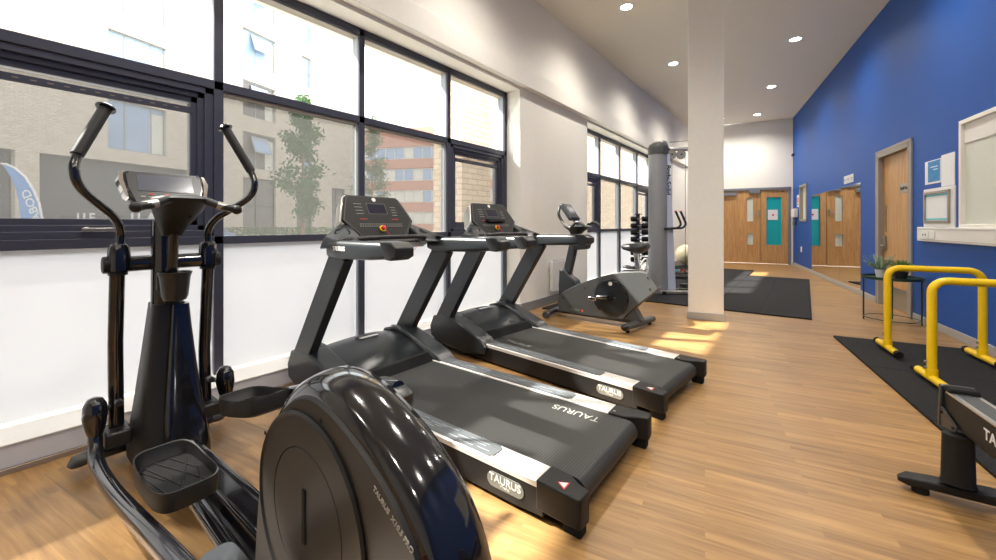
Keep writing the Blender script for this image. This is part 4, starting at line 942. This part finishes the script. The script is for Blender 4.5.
WB().box(b_-.165, b_-.125, -.045, -.039, 1.05, 1.43).build('push_plate', M_steel, lf)
WB().box(b_-.165, b_-.085, -.045, -.02, .80, 1.0).cyl((b_-.12, -.045, .86), (b_-.12, .01, .86), .012).beam((b_-.12, .008, .86), (b_-.23, .008, .86), .018, .018).build('code_lock_handle', M_steel, lf, bevel=.003)
# reception hatch
hx0, hx1, hz0, hz1 = -11.2, -8.52, 1.14, 2.16
w4 = bpy.data.objects.new('window_3', None); COL.objects.link(w4); w4.location = MWL @ Vector((-9.8, 0, 1.14)); WM[w4.name] = Matrix.Translation(w4.location); struct(w4)
WB().box(hx1-.02, hx1+.015, -.16, .015, hz0, hz1+.02).box(hx0, hx1, -.16, .015, hz1-.02, hz1+.02).box(hx0, hx1, -.16, .02, hz0-.02, hz0+.015).build('window_frame', M_white, w4, bevel=.003)
WB().box(hx0, hx1-.02, -.03, -.022, hz0, 1.95).build('pane', M_frost, w4)
WB().box(hx0, hx1-.02, -.155, -.012, 1.95, hz1-.02).build('shutter_box', M_plastic, w4, bevel=.004)
# trunking with sockets
struct(WB().box(-7.6, -6.2, -.35, -.3, 0, 2.4).box(-7.6, -7.5, -.3, -.16, 0, 2.4).box(-6.3, -6.2, -.3, -.16, 0, 2.4).box(-7.6, -6.2, -.3, -.16, 2.3, 2.4).box(-7.6, -6.2, -.3, -.16, -.1, 0).build('wall_light_stop_staff', M_white))  # unseen box added behind the staff door to stop light leaking round it
struct(WB().box(-11.5, -8.3, -.35, -.3, .9, 2.5).build('wall_hatch_backing', M_white))  # unseen backing panel added behind the hatch to keep outside light out
struct(WB().box(-2.0, -.7, -.35, -.3, .9, 2.5).build('wall_lobby', M_white))
tk = wthing('wall_trunking', 8.4, 1.03, 'long white plastic cable trunking under the serving hatch on the blue wall', 'trunking')
WB().box(-11.5, -7.73, 0, .05, .965, 1.125).build('trunking_body', M_plastic, tk, bevel=.006)
WB().box(-11.5, -7.75, .05, .053, 1.10, 1.103).box(-11.5, -7.75, .05, .053, .985, .988).build('cover_line', M_printg, tk)
for s0, s1 in ((7.86, 8.01), (8.04, 8.15)): 
    so_ = WB().box(-s1, -s0, .05, .060, 1.0, 1.085).build('socket_plate', M_plastic, tk, bevel=.003)
    for c in ((s0+s1)/2-.03, (s0+s1)/2+.03):
        if s1-s0 > .13: WB().box(-c-.008, -c+.008, .060, .062, 1.03, 1.05).build('socket_hole', M_grey2, so_)
# mirrors
for k, (s0, s1, lb) in enumerate(((2.3, 4.52, 'tall frameless wall mirror on the blue wall, the farther of two, nearest the back corner'), (4.525, 5.66, 'tall frameless wall mirror on the blue wall, the nearer of two, reflecting the oak doors'))):
    m_ = wthing('wall_mirror', (s0+s1)/2, .09, lb, 'mirror', 'mirrors on the blue wall')
    WB().box(-s1, -s0, .001, .006, .088, 1.845).build('mirror_glass', M_mirror, m_)
# vision window
w5 = bpy.data.objects.new('window_4', None); COL.objects.link(w5); w5.location = MWL @ Vector((-1.37, 0, 1.3)); WM[w5.name] = Matrix.Translation(w5.location); struct(w5)
WB().box(-1.78, -1.72, -.1, .02, 1.24, 2.20).box(-1.02, -.96, -.1, .02, 1.24, 2.20).box(-1.78, -.96, -.1, .02, 2.14, 2.20).box(-1.78, -.96, -.1, .02, 1.24, 1.30).build('window_frame', M_cream, w5, bevel=.003)
WB().box(-1.73, -1.01, -.06, -.054, 1.29, 2.15).build('pane', M_frost, w5)
o = wthing('notice_poster', .7, 1.66, 'small white poster with dark print on the blue wall beside the corner window', 'poster')
pa = WB().box(-.84, -.56, .0, .004, 1.64, 1.97).build('sheet', M_paper, o); WB().box(-.80, -.62, .004, .005, 1.76, 1.90).build('printed_area', M_coral, pa); WB().box(-.80, -.62, .004, .005, 1.70, 1.73).build('printed_line', M_grey2, pa)
o = wthing('hand_dispenser', .45, 1.36, 'white plastic hand dispenser on the blue wall in the back corner', 'dispenser')
WB().box(-.72, -.30, .002, .10, 1.36, 1.60).build('dispenser_body', M_plastic, o, bevel=.02, seg=3); WB().box(-.60, -.42, .02, .08, 1.33, 1.36).build('nozzle', M_grey2, o)
o = wthing('door_release', .25, 1.15, 'small green and white exit door release beside the double doors', 'door release')
WB().box(-.34, -.16, 0, .04, 1.14, 1.25).build('release_box', mat('green_plastic', s2l(20, 120, 90), .4), o, bevel=.004); WB().box(-.50, -.36, 0, .04, 1.16, 1.26).build('reader_box', M_grey2, o, bevel=.004)
o = wthing('wall_socket', 1.15, .44, 'white wall socket low on the blue wall left of the mirror', 'socket')
WB().box(-1.22, -1.08, 0, .012, .44, .58).build('socket_plate', M_plastic, o, bevel=.003)
for k, s0 in enumerate((4.80, 4.98, 5.16)):
    o = wthing('light_switch', s0+.07, 1.90, 'white light switch above the mirror on the blue wall, %s of three' % ['farthest', 'middle', 'nearest'][k], 'light switch', 'light switches above the mirror')
    q = WB().box(-s0-.14, -s0, 0, .012, 1.89+.0, 2.03).build('switch_plate', M_plastic, o, bevel=.003); WB().box(-s0-.09, -s0-.05, .012, .016, 1.94, 1.98).build('rocker', M_printg, q)
o = wthing('alarm_sensor', .13, 3.15, 'small black sensor high on the blue wall at the back corner', 'sensor')
WB().box(-.22, -.04, .0, .05, 3.12, 3.19).build('sensor_body', M_black, o, bevel=.01)
# notices near the hatch
o = wthing('blue_poster', 7.97, 1.64, 'blue and white poster left of the blank sheet, above the notice case', 'poster')
q = WB().box(-8.14, -7.80, 0, .006, 1.61, 1.87).build('poster_holder', M_paper, o); 
q2 = WB().box(-8.13, -7.87, .006, .0075, 1.63, 1.86).build('poster_print', M_posterb, q); WB().box(-8.09, -7.93, .0075, .0085, 1.79, 1.80).box(-8.09, -7.99, .0075, .0085, 1.76, 1.768).build('printed_line', M_print, q2)
o = wthing('paper_sheet', 8.27, 1.56, 'blank white paper sheet hanging on the blue wall right of the blue poster', 'paper')
WB().box(-8.41, -8.15, 0, .004, 1.56, 1.895).build('sheet', M_paper, o)
o = wthing('notice_case', 8.09, 1.14, 'white lockable notice case with a framed sheet, standing above the trunking', 'notice board')
q = WB().box(-8.43, -7.79, 0, .014, 1.127, 1.555).build('back_board', M_plastic, o, bevel=.002)
f_ = WB().box(-8.36, -7.83, .014, .034, 1.17, 1.20).box(-8.36, -7.83, .014, .034, 1.49, 1.52).box(-8.36, -8.335, .014, .034, 1.17, 1.52).box(-7.855, -7.83, .014, .034, 1.17, 1.52).build('case_frame', M_steel, o, bevel=.004)
WB().box(-8.335, -7.855, .014, .017, 1.20, 1.49).build('notice_sheet', M_paper, q)
for z in (1.205, 1.465): WB().box(-8.33, -7.86, .017, .019, z, z+.018).build('teal_band', M_teal, q)

# ------------------------------------------------------------------ double doors at the back (X = distance left of the corner, Y = inward)
def KB(): return MB(MBK)
struct(KB().box(-.1, 2.1, -.6, -.5, 0, 2.6).box(-.1, 0, -.5, -.12, 0, 2.6).box(1.95, 2.1, -.5, -.12, 0, 2.6).box(-.1, 2.1, -.5, -.12, 2.4, 2.6).box(-.1, 2.1, -.5, -.12, -.1, 0).build('wall_light_stop_doors', M_white))  # unseen box added behind the double doors, blocks daylight at their gaps
d1 = bpy.data.objects.new('door_2', None); COL.objects.link(d1); d1.location = MBK @ Vector((.96, 0, 0)); WM[d1.name] = Matrix.Translation(d1.location); struct(d1)
KB().box(.05, .11, -.1, .02, 0, 2.26).box(1.82, 1.87, -.1, .02, 0, 2.26).box(.05, 1.87, -.1, .02, 2.19, 2.26).build('door_frame', M_alframe, d1, bevel=.003)
def leaf(x0, x1, holes):
    l = wallgrid(KB(), x0, x1, .012, 2.185, holes, -.07, -.02).build('door_leaf', M_door, d1)
    for h in holes:
        b = KB(); w_ = .02
        b.box(h[0]-w_, h[1]+w_, -.02, -.012, h[2]-w_, h[2]).box(h[0]-w_, h[1]+w_, -.02, -.012, h[3], h[3]+w_).box(h[0]-w_, h[0], -.02, -.012, h[2], h[3]).box(h[1], h[1]+w_, -.02, -.012, h[2], h[3]).build('glazing_bead', M_door, l)
    return l
l1 = leaf(.115, .775, [(.27, .64, .56, 1.97)]); KB().box(.27, .64, -.055, -.045, .56, 1.97).build('teal_pane', M_tglass, l1)
l2 = leaf(.785, 1.815, [(.97, 1.13, .56, .90), (.97, 1.13, 1.26, 1.97)])
KB().box(.97, 1.13, -.055, -.045, .56, .90).box(.97, 1.13, -.055, -.045, 1.26, 1.97).build('pale_pane', M_frost, l2)
KB().box(.83, .87, -.02, -.005, 1.42, 1.60).beam((.85, .02, 1.50), (.96, .02, 1.50), .02, .02).build('lever_handle', M_steel, l2, bevel=.002)
KB().box(.82, 1.08, -.02, .04, 2.10, 2.20).build('door_closer', M_alframe, l2, bevel=.003); KB().box(1.40, 1.75, -.02, .04, 2.05, 2.14).build('door_closer', M_alframe, l2, bevel=.003)
nt_ = KB().box(.36, .60, -.044, -.035, 1.30, 1.60).build('door_notice', M_paper, l1); KB().box(.45, .50, -.035, -.034, 1.42, 1.47).build('red_print', M_red, nt_)
KB().box(.21, .27, -.02, -.014, 2.12, 2.14).build('door_plate', M_black, l1)
# ------------------------------------------------------------------ outside
gz = .25
struct(MB().box(-90, -3.40, -30, 80, gz-.1, gz).build('ground', M_pave))
struct(MB().box(-3.46, -3.2, -1.6, 10.8, -.4, .11).build('trim_2', M_concrete))
Pf = Vector((-25.395, 9.051, 0)); Fd = Vector((-.29, .957, 0)).normalized(); fa = math.atan2(Fd.y, Fd.x)
MF = Matrix.Translation(Pf) @ Matrix.Rotation(fa, 4, 'Z')     # X along the facade, Y away behind it, Z up
M_wdark = mat('dark_reflecting_glass', s2l(112, 108, 104), .1, noise=.35, nscale=1.5)
fb = thing('apartment_building', (Pf.x, Pf.y, gz), fa, 'pale brick apartment building across the street, seen through the first window bay', 'building')
wins = []   # x0,x1,z0,z1,kind
for z0, z1 in ((1.4, 2.9),): pass
for z0, z1 in ((13.4, 15.5), (10.42, 12.48), (7.44, 9.5), (4.45, 6.52)):
    wins.append((0, 2.12, z0, z1, 'a')); wins.append((4.1, 4.9, z0, z1, 'b')); wins.append((-6.05, -3.85, z0+.05 if z0 > 5 else z0, z1+.1, 'c'))
    wins.append((-11.5, -9.9, z0, z1, 'b'))
wins.append((0, 2.14, .62, 3.9, 'd')); wins.append((6.8, 8.13, .39, 3.87, 'd')); wins.append((-8.1, -2.8, .3, 3.9, 'e')); wins.append((-12.5, -8.72, .3, 3.9, 'e')); wins.append((3.7, 5.0, .5, 3.9, 'd'))
fw = wallgrid(MB(MF), -15, 9.55, gz, 17.2, [w_[:4] for w_ in wins], 0, .35)
fw.box(9.2, 9.55, .35, 9, gz, 17.2).box(-15, -14.65, .35, 9, gz, 17.2)
fw.build('brick_facade', M_facade, fb)
MB(MF).box(-14.6, 9.2, .4, .5, gz, 17).build('inner_wall', M_dark, fb)
MB(MF).box(-15.05, 9.6, -.05, 9, 17.2, 17.5).build('roof', M_concrete, fb)
for x0, x1, z0, z1, k in wins:
    if k == 'e':
        MB(MF).box(x0+.05, x1-.05, .28, .3, z0, z1).build('recess_wall', M_dark, fb); continue
    f = MB(MF); t_ = .06
    xs = [x0, x0+(x1-x0)*.42, x1] if k in 'ad' else ([x0, x0+(x1-x0)*.30, x0+(x1-x0)*.75, x1] if k == 'c' else [x0, x1])
    for x in xs: f.box(x-t_/2+ (t_/2 if x == x0 else 0)-(t_/2 if x == x1 else 0), x+t_/2+(t_/2 if x == x0 else 0)-(t_/2 if x == x1 else 0), .15, .22, z0, z1)
    f.box(x0, x1, .15, .22, z0, z0+t_).box(x0, x1, .15, .22, z1-t_, z1)
    if k in 'bd': f.box(x0, x1, .15, .22, (z0+z1)/2-.03, (z0+z1)/2+.03)
    fo = f.build('facade_window', M_frame2 if k != 'd' else M_grey, fb)
    MB(MF).box(x0+t_, x1-t_, .18, .19, z0+t_, z1-t_).build('window_pane', M_bglass if z0 > 9 or k in 'bc' else M_wdark, fo)
    if k == 'c' or k == 'a':
        MB(MF).box(xs[-1]-.6, x1-t_, .172, .179, z0+t_, z1-t_-.2).build('blind', M_blind, fo)
    if k == 'a':   # open vent sash tipping out
        a0, a1 = x0+.55, x1-.45; zb = z1-.15; zt = z0+(z1-z0)*.45
        MB(MF).hexa([(a0, -.28, zt), (a1, -.28, zt), (a1, -.24, zt), (a0, -.24, zt), (a0, .12, zb), (a1, .12, zb), (a1, .16, zb), (a0, .16, zb)]).build('open_sash', M_frame2, fo)
        MB(MF).hexa([(a0+.08, -.262, zt+.08), (a1-.08, -.262, zt+.08), (a1-.08, -.255, zt+.08), (a0+.08, -.255, zt+.08), (a0+.08, .09, zb-.08), (a1-.08, .09, zb-.08), (a1-.08, .097, zb-.08), (a0+.08, .097, zb-.08)]).build('sash_pane', M_bglass, fo)
# brick pier outside the window
p0 = depth(462, 235, 6.0)
bp_ = thing('brick_pier', (p0.x, p0.y, gz), 0, 'buff brick pier standing just outside the right end of the first window bay', 'pier')
MB().box(p0.x-.62, p0.x, p0.y, p0.y+.68, gz, 7).build('brickwork', M_pierbrick, bp_)
MB().box(p0.x-.66, p0.x+.04, p0.y-.04, p0.y+.72, 7, 7.15).build('pier_cap', M_concrete, bp_)
# buff building wall seen in the second bay
w2 = thing('neighbouring_building', (-6.5, 18, gz), 0, 'buff brick building filling the view of the far window bay', 'building')
MB().box(-9.0, -3.9, 14.5, 22, gz, 9).build('brick_wall', M_pierbrick, w2)
MB().box(-9.1, -3.8, 14.4, 22.1, 9, 9.3).build('parapet', M_concrete, w2)
for x in ():
    for z in (1.6, 4.6): 
        q = MB().box(x-.45, x+.45, 14.42, 14.5, z, z+1.5).build('building_window', M_frame2, w2); MB().box(x-.38, x+.38, 14.40, 14.42, z+.08, z+1.42).build('window_pane', M_bglass, q)
# red office building in the distance
r0 = depth(340, 225, 62); r1 = depth(520, 225, 56); ra = math.atan2(r1.y-r0.y, r1.x-r0.x); MR = Matrix.Translation((r0.x, r0.y, 0)) @ Matrix.Rotation(ra, 4, 'Z'); LR = (r1-r0).length
rb_ = thing('office_building', (r0.x, r0.y, gz), ra, 'distant red brick office block with long bands of windows', 'building')
MB(MR).box(0, LR, .6, 12, gz, 15.8).build('red_brick_wall', M_redbrick, rb_)
MB(MR).box(1.5, LR-1, 1.5, 11, 15.8, 18.4).build('roof_storey', M_blind, rb_)
for z in (1.3, 4.55, 7.8, 11.1, 14.0):
    if z > 12: continue
    MB(MR).box(0, LR, .25, .6, z-1.4, z).build('brick_band', M_redbrick, rb_)
    n = int(LR/1.5)
    b = MB(MR).box(0, LR, .5, .6, z+.02, z+.10).box(0, LR, .5, .6, z+1.74, z+1.85)
    for k in range(n+1): b.box(k*1.5-.06, k*1.5+.06, .48, .6, z, z+1.85)
    q = b.build('window_band', M_blind, rb_)
    MB(MR).box(0, LR, .56, .59, z, z+1.85).build('band_glazing', M_bglass, q)
    bl = MB(MR)
    for k in range(n): 
        if random.random() < .55: bl.box(k*1.5+.1, k*1.5+1.4, .545, .555, z+.1, z+1.7)
    bl.build('blinds', M_blind, q)
MB(MR).box(0, LR, .25, .6, 12.95, 15.8).build('brick_band', M_redbrick, rb_)
# trees
def tree(base, h, rad, zlow, label, seed, n):
    base = Vector(base); t = thing('street_tree', base, 0, label, 'tree', 'young street trees outside the first window bay')
    MB().tube([base, base+Vector((.03, 0, h*.3)), base+Vector((-.02, 0, h*.7)), base+Vector((0, 0, h*.95))], [.09, .07, .04, .01], seg=10).build('trunk', M_bark, t)
    rr = random.Random(seed); mb = MB(); br = MB()
    for k in range(46):
        z = zlow+(h-zlow)*rr.random()**1.1; f = (z-zlow)/(h-zlow); r_ = rad*(1-f)**.7*(.5+.5*rr.random())*min(1, .45+f*3); az = rr.random()*2*PI
        e = base+Vector((r_*math.cos(az), r_*math.sin(az), z+.25*r_)); br.tube([base+Vector((0, 0, z-.2)), e], [.02, .006], seg=5)
        m = n//46
        for j in range(m):
            s_ = .25+.85*rr.random(); c = base+Vector((0, 0, z-.2)); c = c+(e-c)*s_
            p = c+Vector((rr.gauss(0, .16), rr.gauss(0, .16), rr.gauss(0, .15))); s2 = .055+.05*rr.random()
            u = Vector((rr.gauss(0, 1), rr.gauss(0, 1), rr.gauss(0, 1))).normalized(); v = u.orthogonal().normalized()
            mb.add([p-u*s2, p+v*s2*.5, p+u*s2, p-v*s2*.5], [(0, 1, 2, 3)])
    br.build('branches', M_bark, t); mb.build('foliage', M_leaf, t, ang=180)
b1 = depth(303, 237, 18); tree((b1.x, b1.y, gz), 6.6, 1.55, 1.3, 'slender leafy street tree centred in the second pane of the first window bay', 5, 5200)
b2 = depth(372, 230, 30); tree((b2.x, b2.y, gz), 8.9, 1.8, 1.2, 'slender leafy street tree farther off, left of the red office block', 9, 4200)
# flag
f0_ = depth(22, 225, 12); f0_.z = gz
fl = thing('feather_flag', f0_, 0, 'blue and white feather flag with mirrored lettering outside the left window', 'flag')
ux = Vector((.79, .612, 0))
sp = [(-.62, 3.0), (-.45, 2.98), (-.2, 2.86), (.1, 2.6), (.35, 2.2), (.52, 1.8), (.62, 1.3), (.66, .95)]
P3 = [f0_+ux*x+Vector((0, 0, z-gz)) for x, z in sp]; wv = Vector((-.612, .79, 0))
lo_pts = [(-.62, 3.0), (-.50, 2.86), (-.34, 2.6), (-.2, 2.3), (-.1, 1.9), (-.04, 1.4), (.0, .95)]
mid = [f0_+ux*(x+.0)+wv*.0+Vector((0, 0, z-gz)) for x, z in lo_pts]
poly = P3+list(reversed(mid))[:-1]
cl_ = MB().add([p-wv*.006 for p in poly]+[p+wv*.006 for p in poly], [tuple(range(len(poly))), tuple(range(2*len(poly)-1, len(poly)-1, -1))]+[(i, (i+1) % len(poly), len(poly)+(i+1) % len(poly), len(poly)+i) for i in range(len(poly))]).build('flag_cloth', M_flag, fl)
MB().tube(P3+[f0_+ux*.66+Vector((0, 0, .0))], .03, seg=8).build('flag_pole', M_print, fl)
text('flag_lettering', 'ABOD', .36, M_print, f0_+ux*.30+Vector((0, 0, 1.75-gz))-wv*.01, (-.30, -.23, .92), (-.79*1, -.612*1, -.35), fl, ext=.002, bold=.006)
MB().lathe([(0, 0), (.25, 0), (.25, .05), (0, .06)], f0_+ux*.66).build('flag_base', M_grey2, fl)
# hoarding letters on the far side of the street
lt0 = depth(118, 223, 14.5)
hg = thing('site_hoarding', (lt0.x, lt0.y, gz), 0, 'dark low hoarding with white letters across the street, behind the elliptical trainer', 'hoarding')
a_, b_ = depth(62, 223, 14.5), depth(176, 223, 14.5); tv = (b_-a_).normalized(); nv = Vector((tv.y, -tv.x, 0))
MB().beam((a_.x, a_.y, gz+.62), (b_.x, b_.y, gz+.62), .08, 1.24).build('hoarding_board', M_grey2, hg)
for s_, px_ in (('U E', 86), ('I L A', 143)):
    q = depth(px_, 218, 14.3); text('hoarding_letters', s_, .45, M_print, (q.x, q.y, 1.40), VR, (0, 0, 1), hg, ext=.01, bold=.01)
# parked car, only its rear wing shows beyond the frame
c0_ = depth(208, 232, 13)
cr = thing('parked_car', (c0_.x, c0_.y, gz-.3), TH+PI/2, 'blue-grey parked car showing just over the rail behind the right moving handle', 'car')
MCAR = Matrix.Translation((c0_.x, c0_.y, gz-.3)) @ Matrix.Rotation(TH+PI/2, 4, 'Z')
pr_ = [(-3.6, .25), (-3.6, .7), (-3.2, .85), (-2.7, .95), (-2.1, 1.32), (-.9, 1.36), (-.2, 1.0), (.25, .85), (.35, .6), (.35, .25)]
MB(MCAR).prism(smooth_poly(pr_+[pr_[0]], 3)[:-1], 'y', -.85, .85).build('car_body', M_car, cr, bevel=.05)
MB(MCAR).prism([(-2.55, .98), (-2.05, 1.27), (-.95, 1.30), (-.4, 1.02)], 'y', -.86, .86).build('side_glass', M_dark, cr)
for x in (-2.9, -.4):
    for y in (-.85, .7): 
        wl = MB(MCAR).cyl((x, y, .32), (x, y+.15, .32), .32).build('wheel', M_rubber, cr); MB(MCAR).cyl((x, y-.005, .32), (x, y+.155, .32), .18).build('hubcap', M_steel, wl)
# hedge strip
hm = MB(); rr = random.Random(1); h0_ = depth(225, 235, 21.0); h1_ = depth(352, 235, 22.5)
for k in range(3500):
    s_ = rr.random(); p = h0_+(h1_-h0_)*s_; p = Vector((p.x+rr.gauss(0, .15), p.y+rr.gauss(0, .15), gz+rr.random()*.78)); u = Vector((rr.gauss(0, 1), rr.gauss(0, 1), rr.gauss(0, 1))).normalized(); v = u.orthogonal().normalized()
    hm.add([p-u*.05, p+v*.035, p+u*.05, p-v*.035], [(0, 1, 2, 3)])
tag(hm.build('hedge', M_hedge, ang=180), 'low green hedge along the foot of the pale apartment building', 'hedge', None, 'stuff')

# ------------------------------------------------------------------ light
wd = bpy.data.worlds.new('sky'); SC.world = wd; wd.use_nodes = True
nt = wd.node_tree; bg = nt.nodes['Background']; bg.inputs[0].default_value = (.96, .98, 1.0, 1); bg.inputs[1].default_value = 2.6
sd = bpy.data.lights.new('sun', 'SUN'); sd.energy = 12.5; sd.angle = R(1.2); sd.color = (1, .94, .86)
so_ = bpy.data.objects.new('sun', sd); COL.objects.link(so_)
az = R(26); elv = R(43.8)
v = Vector((math.cos(az)*math.cos(elv), math.sin(az)*math.cos(elv), -math.sin(elv)))
so_.rotation_euler = v.to_track_quat('-Z', 'Y').to_euler()
# ------------------------------------------------------------------ camera
cam = bpy.data.cameras.new('camera'); co = bpy.data.objects.new('camera', cam); COL.objects.link(co)
co.location = (0, 0, H); co.rotation_euler = (R(90), 0, TH); cam.sensor_width = 36; cam.lens = 36*F/996; cam.shift_y = -(280-HY)/996; cam.clip_start = .05; cam.clip_end = 300
SC.camera = co
SC.view_settings.view_transform = 'Standard'; SC.view_settings.look = 'None'; SC.view_settings.gamma = 1; SC.view_settings.use_curve_mapping = False
SC.view_settings.exposure = 1.15
